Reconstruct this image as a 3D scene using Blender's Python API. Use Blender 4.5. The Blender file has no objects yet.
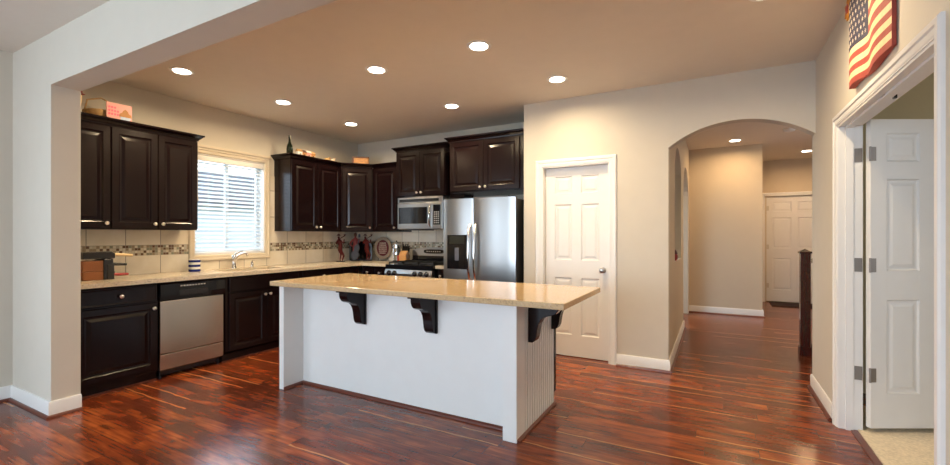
import bpy, bmesh, math, random
from mathutils import Vector, Matrix
random.seed(7)
R = math.radians
PI = math.pi
scn = bpy.context.scene
COL = scn.collection

# ------------------------------------------------------------------ camera, world, lights, exposure
cd = bpy.data.cameras.new('camera'); cam = bpy.data.objects.new('camera', cd); COL.objects.link(cam)
cd.sensor_width = 36; cd.lens = 438 / 950 * 36; cd.shift_y = 2.8 / 950; cd.clip_start = .05
cam.location = (0, 0, 1.295); cam.rotation_euler = (R(90), 0, R(28.7))
scn.camera = cam
vs = scn.view_settings
vs.view_transform = 'Standard'; vs.look = 'None'; vs.gamma = 1; vs.use_curve_mapping = False
vs.exposure = 0.0

w = bpy.data.worlds.new('sky'); scn.world = w; w.use_nodes = True
nt = w.node_tree; bg = nt.nodes['Background']
tc = nt.nodes.new('ShaderNodeTexCoord'); sx = nt.nodes.new('ShaderNodeSeparateXYZ'); rp = nt.nodes.new('ShaderNodeValToRGB')
nt.links.new(tc.outputs['Generated'], sx.inputs[0]); nt.links.new(sx.outputs['Z'], rp.inputs[0]); nt.links.new(rp.outputs[0], bg.inputs[0])
rp.color_ramp.elements[0].position = 0.0; rp.color_ramp.elements[0].color = (.80, .88, .95, 1)
rp.color_ramp.elements[1].position = .6; rp.color_ramp.elements[1].color = (.62, .80, 1, 1)
bg.inputs[1].default_value = 4.5

COOL = (.60, .80, 1.0); NEUT = (1, .97, .93); WARM = (1.0, .76, .46)
def area(name, loc, size, power, color, rot, sy=None, spread=180):
    l = bpy.data.lights.new(name, 'AREA'); l.energy = power; l.color = color
    l.shape = 'RECTANGLE'; l.size = size; l.size_y = sy or size; l.spread = R(spread)
    o = bpy.data.objects.new(name, l); COL.objects.link(o); o.location = loc; o.rotation_euler = rot
    return o
CAN_W = 16.5
# daylight through the living room windows behind the photographer
area('daylight_patio', (-2.3, -4.42, 1.45), 3.4, 145, (.63, .81, 1.0), (R(90), 0, 0), 1.9)
area('daylight_side', (-4.82, -1.6, 1.5), 2.2, 50, (.60, .79, 1.0), (R(90), 0, R(-90)), 1.5)
# daylight through the window over the sink
area('daylight_sink', (-5.9, 3.0, 2.1), 1.6, 34, COOL, (R(72), 0, R(-90)), 1.6)
# unseen area lights for the rooms past the openings, without windows
area('den_fill', (3.4, 2.2, 1.6), 1.6, 19, (.95, .98, 1), (R(90), 0, R(90)), 1.3)  # fill light added to brighten the side room, no window behind it
area('dining_fill', (-2.2, 6.9, 2.3), 1.0, 80, COOL, (0, 0, 0))  # fill light added inside the dining room, facing straight down
area('stair_area', (2.8, 6.8, 2.0), 1.0, 14, NEUT, (R(90), 0, R(90)))  # unseen area light in the stair hall, no window modelled

# ------------------------------------------------------------------ materials
def newmat(name):
    m = bpy.data.materials.new(name); m.use_nodes = True
    return m, m.node_tree, m.node_tree.nodes['Principled BSDF']
def mat(name, col, rough=.5, metal=0, bump=0, bscale=60, coat=0, var=0, vscale=8, trans=0, emis=None, spec=None, stretch=None):
    m, t, p = newmat(name)
    p.inputs['Base Color'].default_value = (*col, 1); p.inputs['Roughness'].default_value = rough
    p.inputs['Metallic'].default_value = metal; p.inputs['Coat Weight'].default_value = coat
    p.inputs['Coat Roughness'].default_value = .12
    p.inputs['Transmission Weight'].default_value = trans
    if spec is not None: p.inputs['Specular IOR Level'].default_value = spec
    if emis: p.inputs['Emission Color'].default_value = (*emis[0], 1); p.inputs['Emission Strength'].default_value = emis[1]
    c = t.nodes.new('ShaderNodeTexCoord'); mp = t.nodes.new('ShaderNodeMapping'); t.links.new(c.outputs['Object'], mp.inputs[0])
    if stretch: mp.inputs['Scale'].default_value = stretch
    n = t.nodes.new('ShaderNodeTexNoise'); n.inputs['Scale'].default_value = vscale; n.inputs['Detail'].default_value = 4
    t.links.new(mp.outputs[0], n.inputs[0])
    mx = t.nodes.new('ShaderNodeMix'); mx.data_type = 'RGBA'
    v = max(var, .03)
    mx.inputs[6].default_value = (*[x * (1 - v) for x in col], 1); mx.inputs[7].default_value = (*[min(1, x * (1 + v)) for x in col], 1)
    t.links.new(n.outputs['Fac'], mx.inputs[0]); t.links.new(mx.outputs[2], p.inputs['Base Color'])
    if bump:
        n2 = t.nodes.new('ShaderNodeTexNoise'); n2.inputs['Scale'].default_value = bscale; n2.inputs['Detail'].default_value = 3
        t.links.new(mp.outputs[0], n2.inputs[0])
        b = t.nodes.new('ShaderNodeBump'); b.inputs['Strength'].default_value = bump; b.inputs['Distance'].default_value = .004
        t.links.new(n2.outputs['Fac'], b.inputs['Height']); t.links.new(b.outputs[0], p.inputs['Normal'])
    return m
def mth(t, op, a, b=None, c=None):
    n = t.nodes.new('ShaderNodeMath'); n.operation = op
    for i, x in enumerate((a, b, c)):
        if x is None: continue
        if isinstance(x, (int, float)): n.inputs[i].default_value = x
        else: t.links.new(x, n.inputs[i])
    return n.outputs[0]
def ramp(t, fac, stops, interp='LINEAR'):
    r = t.nodes.new('ShaderNodeValToRGB'); r.color_ramp.interpolation = interp
    e = r.color_ramp.elements
    e[0].position, e[0].color = stops[0][0], (*stops[0][1], 1)
    e[1].position, e[1].color = stops[-1][0], (*stops[-1][1], 1)
    for s in stops[1:-1]:
        q = e.new(s[0]); q.color = (*s[1], 1)
    t.links.new(fac, r.inputs[0]); return r.outputs[0]
def mixc(t, fac, a, b, mode='MIX'):
    n = t.nodes.new('ShaderNodeMix'); n.data_type = 'RGBA'; n.blend_type = mode
    for i, x in ((0, fac), (6, a), (7, b)):
        if isinstance(x, tuple): n.inputs[i].default_value = (*x, 1)
        elif isinstance(x, (int, float)): n.inputs[i].default_value = x
        else: t.links.new(x, n.inputs[i])
    return n.outputs[2]

def floor_material():
    m, t, p = newmat('acacia_planks')
    tc = t.nodes.new('ShaderNodeTexCoord'); s = t.nodes.new('ShaderNodeSeparateXYZ'); t.links.new(tc.outputs['Object'], s.inputs[0])
    X, Y = s.outputs['X'], s.outputs['Y']
    W_, L_ = .121, 1.15
    yy = mth(t, 'DIVIDE', Y, W_); row = mth(t, 'FLOOR', yy); fy = mth(t, 'FRACT', yy)
    wn = t.nodes.new('ShaderNodeTexWhiteNoise'); wn.noise_dimensions = '1D'; t.links.new(row, wn.inputs['W'])
    xx = mth(t, 'ADD', mth(t, 'DIVIDE', X, L_), mth(t, 'MULTIPLY', wn.outputs['Value'], 7.3))
    cell = mth(t, 'FLOOR', xx); fx = mth(t, 'FRACT', xx)
    cv = t.nodes.new('ShaderNodeCombineXYZ'); t.links.new(row, cv.inputs[0]); t.links.new(cell, cv.inputs[1])
    w2 = t.nodes.new('ShaderNodeTexWhiteNoise'); w2.noise_dimensions = '3D'; t.links.new(cv.outputs[0], w2.inputs['Vector'])
    rnd = w2.outputs['Value']
    def stretched(sx_, sy_, sz_, sc, det, dist):
        gv = t.nodes.new('ShaderNodeCombineXYZ')
        t.links.new(mth(t, 'MULTIPLY', X, sx_), gv.inputs[0]); t.links.new(mth(t, 'MULTIPLY', Y, sy_), gv.inputs[1]); t.links.new(mth(t, 'MULTIPLY', rnd, sz_), gv.inputs[2])
        n = t.nodes.new('ShaderNodeTexNoise'); n.inputs['Scale'].default_value = sc; n.inputs['Detail'].default_value = det; n.inputs['Distortion'].default_value = dist
        t.links.new(gv.outputs[0], n.inputs['Vector']); return n, gv
    n1, _ = stretched(1.3, 4.2, 40, 1.7, 3, .7)
    n2, g2 = stretched(2.6, 5.5, 90, 1.3, 3, .8)
    ng, _ = stretched(1.6, 34, 60, 2.0, 5, .4)
    base = ramp(t, n1.outputs['Fac'], [(.20, (.075, .015, .008)), (.45, (.19, .038, .012)), (.64, (.31, .076, .020)), (.85, (.50, .17, .045))])
    tint = ramp(t, rnd, [(0, (.72, .62, .60)), (.35, (.9, .84, .82)), (.7, (1.08, 1.02, .95)), (1, (1.3, 1.3, 1.15))])
    c = mixc(t, 1.0, base, tint, 'MULTIPLY')
    grain = ramp(t, ng.outputs['Fac'], [(.32, (.50, .44, .44)), (.55, (1.05, 1.05, 1.05)), (.70, (1.35, 1.4, 1.4))])
    c = mixc(t, .8, c, grain, 'MULTIPLY')
    dark = ramp(t, n2.outputs['Fac'], [(.26, (.22, .17, .18)), (.56, (1, 1, 1))])
    c = mixc(t, .8, c, dark, 'MULTIPLY')
    # pale sapwood streak along the edge of some boards
    w3 = t.nodes.new('ShaderNodeTexWhiteNoise'); w3.noise_dimensions = '3D'
    c3 = t.nodes.new('ShaderNodeCombineXYZ'); t.links.new(cell, c3.inputs[0]); t.links.new(row, c3.inputs[1]); c3.inputs[2].default_value = 5
    t.links.new(c3.outputs[0], w3.inputs['Vector'])
    wob = mth(t, 'MULTIPLY', mth(t, 'SUBTRACT', n2.outputs['Fac'], .5), .35)
    d = mth(t, 'ADD', fy, wob)
    streak = mth(t, 'MULTIPLY', mth(t, 'LESS_THAN', mth(t, 'ABSOLUTE', mth(t, 'SUBTRACT', d, .12)), .055), mth(t, 'GREATER_THAN', w3.outputs['Value'], .74))
    c = mixc(t, mth(t, 'MULTIPLY', streak, .7), c, (.56, .25, .085))
    e1 = mth(t, 'LESS_THAN', mth(t, 'MINIMUM', fy, mth(t, 'SUBTRACT', 1.0, fy)), .014)
    e2 = mth(t, 'LESS_THAN', mth(t, 'MINIMUM', fx, mth(t, 'SUBTRACT', 1.0, fx)), .0016)
    edge = mth(t, 'MAXIMUM', e1, e2)
    c = mixc(t, mth(t, 'MULTIPLY', edge, .7), c, (.03, .01, .006))
    t.links.new(c, p.inputs['Base Color'])
    p.inputs['Roughness'].default_value = .23; p.inputs['Specular IOR Level'].default_value = .42; p.inputs['Coat Weight'].default_value = .08; p.inputs['Coat Roughness'].default_value = .12
    bp = t.nodes.new('ShaderNodeBump'); bp.inputs['Strength'].default_value = .25; bp.inputs['Distance'].default_value = .003
    n4 = t.nodes.new('ShaderNodeTexNoise'); n4.inputs['Scale'].default_value = 2.6; n4.inputs['Detail'].default_value = 2; t.links.new(g2.outputs[0], n4.inputs['Vector'])
    h = mth(t, 'SUBTRACT', mth(t, 'ADD', n4.outputs['Fac'], mth(t, 'MULTIPLY', rnd, .3)), mth(t, 'MULTIPLY', edge, .8))
    t.links.new(h, bp.inputs['Height']); t.links.new(bp.outputs[0], p.inputs['Normal'])
    return m
def stone(name, base, dark, light, rough=.12):
    m, t, p = newmat(name)
    tc = t.nodes.new('ShaderNodeTexCoord')
    n = t.nodes.new('ShaderNodeTexNoise'); n.inputs['Scale'].default_value = 90; n.inputs['Detail'].default_value = 3; t.links.new(tc.outputs['Object'], n.inputs[0])
    n2 = t.nodes.new('ShaderNodeTexNoise'); n2.inputs['Scale'].default_value = 260; t.links.new(tc.outputs['Object'], n2.inputs[0])
    c = ramp(t, n.outputs['Fac'], [(.33, dark), (.45, base), (.6, base), (.72, light)])
    c = mixc(t, ramp(t, n2.outputs['Fac'], [(.62, (0, 0, 0)), (.7, (.7, .7, .7))]), c, dark)
    t.links.new(c, p.inputs['Base Color']); p.inputs['Roughness'].default_value = rough
    return m
def tile_material(name, axis, off):
    m, t, p = newmat(name)
    tc = t.nodes.new('ShaderNodeTexCoord'); s = t.nodes.new('ShaderNodeSeparateXYZ'); t.links.new(tc.outputs['Object'], s.inputs[0])
    u = mth(t, 'DIVIDE', mth(t, 'ADD', s.outputs[axis], 24 - off), .302); z = mth(t, 'DIVIDE', mth(t, 'ADD', s.outputs['Z'], .333 - 1.196 + .333), .333)
    fu, fz = mth(t, 'FRACT', u), mth(t, 'FRACT', z)
    eu = mth(t, 'MINIMUM', fu, mth(t, 'SUBTRACT', 1.0, fu)); ez = mth(t, 'MINIMUM', fz, mth(t, 'SUBTRACT', 1.0, fz))
    j = mth(t, 'LESS_THAN', mth(t, 'MINIMUM', eu, ez), .011)
    cv = t.nodes.new('ShaderNodeCombineXYZ'); t.links.new(mth(t, 'FLOOR', u), cv.inputs[0]); t.links.new(mth(t, 'FLOOR', z), cv.inputs[1])
    wn = t.nodes.new('ShaderNodeTexWhiteNoise'); t.links.new(cv.outputs[0], wn.inputs['Vector'])
    n = t.nodes.new('ShaderNodeTexNoise'); n.inputs['Scale'].default_value = 5; n.inputs['Detail'].default_value = 5; n.inputs['Distortion'].default_value = 1; t.links.new(tc.outputs['Object'], n.inputs[0])
    f = mth(t, 'ADD', mth(t, 'MULTIPLY', wn.outputs['Value'], .45), mth(t, 'MULTIPLY', n.outputs['Fac'], .6))
    c = ramp(t, f, [(.2, (.60, .52, .41)), (.5, (.74, .67, .55)), (.85, (.84, .79, .70))])
    c = mixc(t, j, c, (.30, .27, .22))
    t.links.new(c, p.inputs['Base Color']); p.inputs['Roughness'].default_value = .3
    b = t.nodes.new('ShaderNodeBump'); b.inputs['Strength'].default_value = .4; b.inputs['Distance'].default_value = .003; b.invert = True
    t.links.new(j, b.inputs['Height']); t.links.new(b.outputs[0], p.inputs['Normal'])
    return m
def mosaic_material(name, axis):
    m, t, p = newmat(name)
    tc = t.nodes.new('ShaderNodeTexCoord'); s = t.nodes.new('ShaderNodeSeparateXYZ'); t.links.new(tc.outputs['Object'], s.inputs[0])
    u = mth(t, 'DIVIDE', mth(t, 'ADD', s.outputs[axis], 20), .0252); z = mth(t, 'DIVIDE', mth(t, 'ADD', s.outputs['Z'], -1.0952 + .252), .0252)
    fu, fz = mth(t, 'FRACT', u), mth(t, 'FRACT', z)
    j = mth(t, 'LESS_THAN', mth(t, 'MINIMUM', mth(t, 'MINIMUM', fu, mth(t, 'SUBTRACT', 1.0, fu)), mth(t, 'MINIMUM', fz, mth(t, 'SUBTRACT', 1.0, fz))), .06)
    cv = t.nodes.new('ShaderNodeCombineXYZ'); t.links.new(mth(t, 'FLOOR', u), cv.inputs[0]); t.links.new(mth(t, 'FLOOR', z), cv.inputs[1])
    wn = t.nodes.new('ShaderNodeTexWhiteNoise'); t.links.new(cv.outputs[0], wn.inputs['Vector'])
    c = ramp(t, wn.outputs['Value'], [(0, (.14, .08, .05)), (.20, (.32, .25, .17)), (.42, (.58, .52, .40)), (.62, (.25, .25, .19)), (.78, (.66, .62, .52)), (.92, (.42, .39, .32))], 'CONSTANT')
    c = mixc(t, j, c, (.42, .38, .31))
    t.links.new(c, p.inputs['Base Color']); p.inputs['Roughness'].default_value = .15
    return m
def steel_material(name, stretch=(1, 1, 60), col=(.35, .345, .34), rough=.29):
    m, t, p = newmat(name)
    tc = t.nodes.new('ShaderNodeTexCoord'); mp = t.nodes.new('ShaderNodeMapping'); mp.inputs['Scale'].default_value = stretch
    t.links.new(tc.outputs['Object'], mp.inputs[0])
    n = t.nodes.new('ShaderNodeTexNoise'); n.inputs['Scale'].default_value = 8; n.inputs['Detail'].default_value = 4; t.links.new(mp.outputs[0], n.inputs[0])
    n2 = t.nodes.new('ShaderNodeTexNoise'); n2.inputs['Scale'].default_value = 2.2; t.links.new(tc.outputs['Object'], n2.inputs[0])
    p.inputs['Base Color'].default_value = (*col, 1); p.inputs['Metallic'].default_value = 1
    t.links.new(mth(t, 'ADD', mth(t, 'MULTIPLY', n.outputs['Fac'], .04), rough - .02), p.inputs['Roughness'])
    b = t.nodes.new('ShaderNodeBump'); b.inputs['Strength'].default_value = .04; b.inputs['Distance'].default_value = .01
    t.links.new(n2.outputs['Fac'], b.inputs['Height']); t.links.new(b.outputs[0], p.inputs['Normal'])
    return m

M = {}
M['floor'] = floor_material()
M['carpet'] = mat('beige_carpet', (.72, .62, .46), .95, bump=1, bscale=90, var=.35, vscale=60)
M['wall'] = mat('beige_wall_paint', (.635, .588, .505), .75, bump=.12, bscale=180)
M['hallwall'] = mat('tan_wall_paint', (.62, .53, .40), .75, bump=.12, bscale=180)
M['ceil'] = mat('ceiling_paint', (.76, .70, .62), .85, bump=.2, bscale=120)
M['trim'] = mat('white_trim_paint', (.82, .81, .79), .35)
M['doorw'] = mat('white_door_paint', (.80, .79, .77), .38)
M['island'] = mat('white_island_paint', (.82, .82, .80), .4)
M['shoe'] = mat('cherry_shoe_moulding', (.13, .035, .02), .3)
M['cab'] = mat('espresso_cabinet_wood', (.008, .0032, .0035), .21, var=.5, vscale=6, stretch=(8, 8, 1), spec=.27)
M['nickel'] = mat('brushed_nickel', (.66, .62, .56), .28, 1)
M['hinge'] = mat('satin_hinge_steel', (.30, .28, .27), .5, .8)
M['chrome'] = mat('polished_chrome', (.75, .75, .76), .1, 1)
M['black'] = mat('black_plastic', (.012, .012, .014), .25)
M['blackglass'] = mat('black_glass', (.006, .006, .008), .08, spec=.35)
M['iron'] = mat('black_cast_iron', (.015, .015, .015), .55)
M['steel'] = steel_material('brushed_steel')
M['steelh'] = steel_material('brushed_steel_sideways', (60, 60, 1))
M['steeld'] = steel_material('satin_steel_panel', (1, 1, 30), (.50, .47, .42), .25)
M['granite'] = stone('tan_polished_stone', (.60, .43, .24), (.44, .31, .18), (.66, .52, .34), .10)
M['granite_side'] = stone('cream_stone', (.62, .53, .40), (.40, .34, .26), (.76, .70, .58), .16)
M['tile_y'] = tile_material('cream_tile_side', 'Y', 3.73)
M['tile_x'] = tile_material('cream_tile_back', 'X', -3.935)
M['mos_y'] = mosaic_material('mosaic_side', 'Y')
M['mos_x'] = mosaic_material('mosaic_back', 'X')
M['lens'] = mat('lit_lamp_lens', (1, 1, 1), .5, emis=((1, .90, .74), 14))
M['whitep'] = mat('white_plastic', (.85, .85, .84), .4)
M['newel'] = mat('cherry_newel_wood', (.045, .008, .007), .25, coat=.4, var=.3, stretch=(6, 6, 1))
M['wood'] = mat('light_wood', (.52, .27, .09), .4, var=.25, vscale=10, stretch=(1, 1, 8))
M['orangewood'] = mat('honey_wood', (.22, .075, .02), .35, var=.2, vscale=10)
M['creamw'] = mat('cream_wood', (.78, .60, .34), .4)
M['redw'] = mat('red_handle', (.32, .03, .03), .35)
M['greenglass'] = mat('dark_green_bottle_glass', (.004, .014, .005), .12)
M['redmetal'] = mat('red_copper_paint', (.07, .008, .007), .5, spec=.15)
M['pinkcloth'] = mat('pink_paint', (.20, .04, .04), .5, spec=.15)
M['greymetal'] = mat('grey_blue_paint', (.045, .05, .07), .55, spec=.2)
M['skin'] = mat('brown_painted_skin', (.10, .035, .02), .5)
M['plaqueborder'] = mat('mottled_stone_border', (.24, .175, .115), .6, var=.6, vscale=60)
M['plaquered'] = mat('dark_red_plaque', (.085, .009, .009), .4, spec=.2)
M['cream'] = mat('cream_lettering', (.55, .45, .34), .5)
M['blue'] = mat('cobalt_blue_glaze', (.01, .02, .18), .2)
M['white'] = mat('white_glaze', (.80, .80, .80), .25)
M['pink'] = mat('pink_card', (.62, .28, .26), .6)
M['hotpink'] = mat('rose_lettering', (.75, .10, .18), .6)
M['cake'] = mat('brown_icing', (.35, .17, .06), .7, bump=.6)
M['palblue'] = mat('pale_blue_paper', (.35, .44, .62), .6)
M['flagred'] = mat('weathered_red_stripe', (.33, .055, .04), .75, var=.25, vscale=30, bump=.3)
M['flagcream'] = mat('weathered_cream_stripe', (.78, .60, .34), .75, var=.2, vscale=30, bump=.3)
M['flagblue'] = mat('weathered_navy', (.035, .035, .065), .75, var=.4, vscale=30, bump=.3)
M['sun'] = mat('orange_petals', (.62, .26, .03), .7)
M['mat'] = mat('dark_doormat', (.03, .015, .015), .95, bump=1)
M['straw'] = mat('straw', (.45, .28, .12), .8, var=.4, vscale=40, bump=.6)
M['siding'] = mat('grey_siding', (.55, .60, .64), .7)
M['lawn'] = mat('lawn', (.16, .22, .12), .9)
M['amber'] = mat('amber_paint', (.42, .19, .05), .5, var=.5, vscale=50)
def blind_material():
    m, t, p = newmat('white_blind_slats')
    p.inputs['Base Color'].default_value = (.88, .89, .90, 1); p.inputs['Roughness'].default_value = .45
    tr = t.nodes.new('ShaderNodeBsdfTranslucent'); tr.inputs[0].default_value = (.80, .90, .97, 1)
    mx = t.nodes.new('ShaderNodeMixShader'); mx.inputs[0].default_value = .35
    t.links.new(p.outputs[0], mx.inputs[1]); t.links.new(tr.outputs[0], mx.inputs[2]); t.links.new(mx.outputs[0], t.nodes['Material Output'].inputs[0])
    return m
M['blind'] = blind_material()
def glass_material():
    m, t, p = newmat('window_glass')
    tr = t.nodes.new('ShaderNodeBsdfTransparent'); gl = t.nodes.new('ShaderNodeBsdfGlossy'); gl.inputs['Roughness'].default_value = .02
    mx = t.nodes.new('ShaderNodeMixShader'); mx.inputs[0].default_value = .06
    t.links.new(tr.outputs[0], mx.inputs[1]); t.links.new(gl.outputs[0], mx.inputs[2]); t.links.new(mx.outputs[0], t.nodes['Material Output'].inputs[0])
    return m
M['glass'] = glass_material()

# ------------------------------------------------------------------ mesh helpers
class MB:
    def __init__(s): s.v = []; s.f = []; s.m = []; s.mi = 0; s.sm = []; s.smooth = False
    def add(s, vs_, fs):
        b = len(s.v); s.v += [tuple(x) for x in vs_]
        for f in fs: s.f.append([b + i for i in f]); s.m.append(s.mi); s.sm.append(s.smooth)
        return s
    def box(s, x0, x1, y0, y1, z0, z1):
        x0, x1 = sorted((x0, x1)); y0, y1 = sorted((y0, y1)); z0, z1 = sorted((z0, z1))
        return s.add([(x, y, z) for z in (z0, z1) for y in (y0, y1) for x in (x0, x1)],
                     [(0, 2, 3, 1), (4, 5, 7, 6), (0, 1, 5, 4), (2, 6, 7, 3), (0, 4, 6, 2), (1, 3, 7, 5)])
    def prism(s, poly, ax, a, b):
        # poly is a list of pairs in the plane perpendicular to axis ax
        def P(p, t): return {'x': (t, p[0], p[1]), 'y': (p[0], t, p[1]), 'z': (p[0], p[1], t)}[ax]
        n = len(poly)
        return s.add([P(p, a) for p in poly] + [P(p, b) for p in poly],
                     [list(range(n)), list(range(2 * n - 1, n - 1, -1))] + [(i, n + i, n + (i + 1) % n, (i + 1) % n) for i in range(n)])
    def lathe(s, prof, c=(0, 0, 0), n=20, ax='z', sc=(1, 1)):
        vs_ = []; fs = []
        for r, h in prof:
            for k in range(n):
                a = 2 * PI * k / n; p = (r * math.cos(a) * sc[0], r * math.sin(a) * sc[1])
                vs_.append({'z': (c[0] + p[0], c[1] + p[1], c[2] + h), 'y': (c[0] + p[0], c[1] + h, c[2] + p[1]), 'x': (c[0] + h, c[1] + p[0], c[2] + p[1])}[ax])
        m = len(prof)
        for i in range(m - 1):
            for k in range(n): fs.append((i * n + k, i * n + (k + 1) % n, (i + 1) * n + (k + 1) % n, (i + 1) * n + k))
        fs.append(list(range(n - 1, -1, -1))); fs.append(list(range((m - 1) * n, m * n)))
        return s.add(vs_, fs)
    def tube(s, pts, r, n=10):
        pts = [Vector(p) for p in pts]; rs = r if isinstance(r, (list, tuple)) else [r] * len(pts)
        vs_ = []; fs = []; up = None
        for i, p in enumerate(pts):
            d = (pts[min(i + 1, len(pts) - 1)] - pts[max(i - 1, 0)]).normalized()
            if up is None: up = Vector((0, 0, 1)) if abs(d.z) < .9 else Vector((1, 0, 0))
            a = d.cross(up).normalized(); b = a.cross(d).normalized(); up = b
            for k in range(n):
                t = 2 * PI * k / n; vs_.append(p + (a * math.cos(t) + b * math.sin(t)) * rs[i])
        for i in range(len(pts) - 1):
            for k in range(n): fs.append((i * n + k, i * n + (k + 1) % n, (i + 1) * n + (k + 1) % n, (i + 1) * n + k))
        fs.append(list(range(n - 1, -1, -1))); fs.append(list(range((len(pts) - 1) * n, len(pts) * n)))
        return s.add(vs_, fs)
    def sweep(s, path, normal, prof, closed=False):
        # profile (u, v): u to the right of travel in the plane, v along the normal
        N_ = Vector(normal).normalized(); P = [Vector(p) for p in path]; n = len(P); m = len(prof); vs_ = []; fs = []
        for i, p in enumerate(P):
            d0 = (P[i] - P[i - 1]).normalized() if (i > 0 or closed) else None
            d1 = (P[(i + 1) % n] - P[i]).normalized() if (i < n - 1 or closed) else None
            if d0 is None: o = d1.cross(N_)
            elif d1 is None: o = d0.cross(N_)
            else:
                a, b = d0.cross(N_), d1.cross(N_); o = (a + b).normalized(); o = o / max(.3, o.dot(a))
            for u, v in prof: vs_.append(p + o * u + N_ * v)
        for i in range(n if closed else n - 1):
            j = (i + 1) % n
            for k in range(m): fs.append((i * m + k, i * m + (k + 1) % m, j * m + (k + 1) % m, j * m + k))
        if not closed: fs.append(list(range(m))); fs.append(list(range((n - 1) * m, n * m))[::-1])
        return s.add(vs_, fs)
    def rings(s, x0, x1, z0, z1, steps, back):
        # nested rectangles (inset, y) from the outer edge to the centre; back = y of the back face
        loops = [[(x0, back, z0), (x1, back, z0), (x1, back, z1), (x0, back, z1)]]
        for ins, y in steps: loops.append([(x0 + ins, y, z0 + ins), (x1 - ins, y, z0 + ins), (x1 - ins, y, z1 - ins), (x0 + ins, y, z1 - ins)])
        vs_ = [p for l in loops for p in l]; fs = [(3, 2, 1, 0)]
        for i in range(len(loops) - 1):
            for k in range(4): fs.append((i * 4 + k, i * 4 + (k + 1) % 4, i * 4 + 4 + (k + 1) % 4, i * 4 + 4 + k))
        b = (len(loops) - 1) * 4; fs.append((b, b + 1, b + 2, b + 3))
        return s.add(vs_, fs)
    def xf(s, mtx, start=0):
        for i in range(start, len(s.v)): s.v[i] = tuple(mtx @ Vector(s.v[i]))
        return s
    def build(s, name, mats, parent=None, off=(0, 0, 0), bevel=0, seg=2, smooth=None):
        me = bpy.data.meshes.new(name)
        me.from_pydata([(x - off[0], y - off[1], z - off[2]) for x, y, z in s.v], [], s.f)
        if not isinstance(mats, (list, tuple)): mats = [mats]
        for m in mats: me.materials.append(m)
        bm = bmesh.new(); bm.from_mesh(me)
        bm.faces.ensure_lookup_table()
        for f, mi, sm in zip(bm.faces, s.m, s.sm): f.material_index = mi; f.smooth = sm
        bmesh.ops.recalc_face_normals(bm, faces=bm.faces[:]); bm.to_mesh(me); bm.free()
        if smooth is not None:
            for p in me.polygons: p.use_smooth = True
            me.set_sharp_from_angle(angle=R(smooth))
        o = bpy.data.objects.new(name, me); COL.objects.link(o)
        if parent: o.parent = parent
        if bevel:
            b = o.modifiers.new('bevel', 'BEVEL'); b.width = bevel; b.segments = seg; b.limit_method = 'ANGLE'; b.angle_limit = R(40)
        return o
def thing(name, label, cat, loc=(0, 0, 0), rotz=0, group=None):
    o = bpy.data.objects.new(name, None); COL.objects.link(o); o.empty_display_size = .1
    o.location = loc; o.rotation_euler = (0, 0, rotz); o['label'] = label; o['category'] = cat
    if group: o['group'] = group
    return o
def tag(o, label, cat, group=None):
    o['label'] = label; o['category'] = cat
    if group: o['group'] = group
    return o
def struct(o, label=None):
    o['kind'] = 'structure'
    if label: o['label'] = label
    return o
def plabel(o, label): o['label'] = label; return o
def put(o, loc, rotz=0): o.location = loc; o.rotation_euler = (0, 0, rotz); return o
def skin_body(name, material, verts, edges, radii, parent, root=0, sub=1):
    me = bpy.data.meshes.new(name); me.from_pydata(verts, edges, []); o = bpy.data.objects.new(name, me); COL.objects.link(o)
    o.modifiers.new('skin', 'SKIN').use_smooth_shade = True
    for i, r in enumerate(radii): me.skin_vertices[0].data[i].radius = (r, r) if not isinstance(r, tuple) else r
    me.skin_vertices[0].data[root].use_root = True
    sb = o.modifiers.new('sub', 'SUBSURF'); sb.levels = sub; sb.render_levels = sub
    dg = bpy.context.evaluated_depsgraph_get(); m2 = bpy.data.meshes.new_from_object(o.evaluated_get(dg)); m2.name = name
    o.modifiers.clear(); o.data = m2; m2.materials.clear(); m2.materials.append(material); o.parent = parent
    return o

# ------------------------------------------------------------------ the room
H = 2.74
WX, BY, PY, RX = -4.97, 5.20, 4.52, .73      # window wall, back wall, pantry wall, right wall
YB = -4.5
struct(MB().box(-5.1, .83, YB, 10.4, -.1, 0).build('floor', M['floor']))
struct(MB().box(.83, 3.6, 4.3, 10.4, -.1, 0).build('floor', M['floor']))
struct(MB().box(.83, 3.6, -.5, 4.3, -.1, .012).build('floor', M['carpet']), 'speckled beige carpet in the side room')
struct(MB().box(.79, .83, 2.27, 3.77, -.1, .006).build('trim_1', M['shoe'], bevel=.003))
struct(MB().box(-5.1, 3.6, YB, 10.4, H, H + .1).build('ceiling', M['ceil']))
# window wall with a real opening over the sink
wy0, wy1, wz0, wz1 = 2.715, 3.565, 1.075, 2.20
struct(MB().box(WX - .15, WX, 1.28, wy0, 0, H).box(WX - .15, WX, wy1, BY + .1, 0, H).box(WX - .15, WX, wy0, wy1, 0, wz0).box(WX - .15, WX, wy0, wy1, wz1, H).build('wall_window', M['wall']))
struct(MB().box(WX, -1.757, BY, BY + .1, 0, H).build('wall_back', M['wall']))
struct(MB().box(-1.857, -1.757, PY, BY, 0, H).build('wall_fridge', M['wall']))
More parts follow.
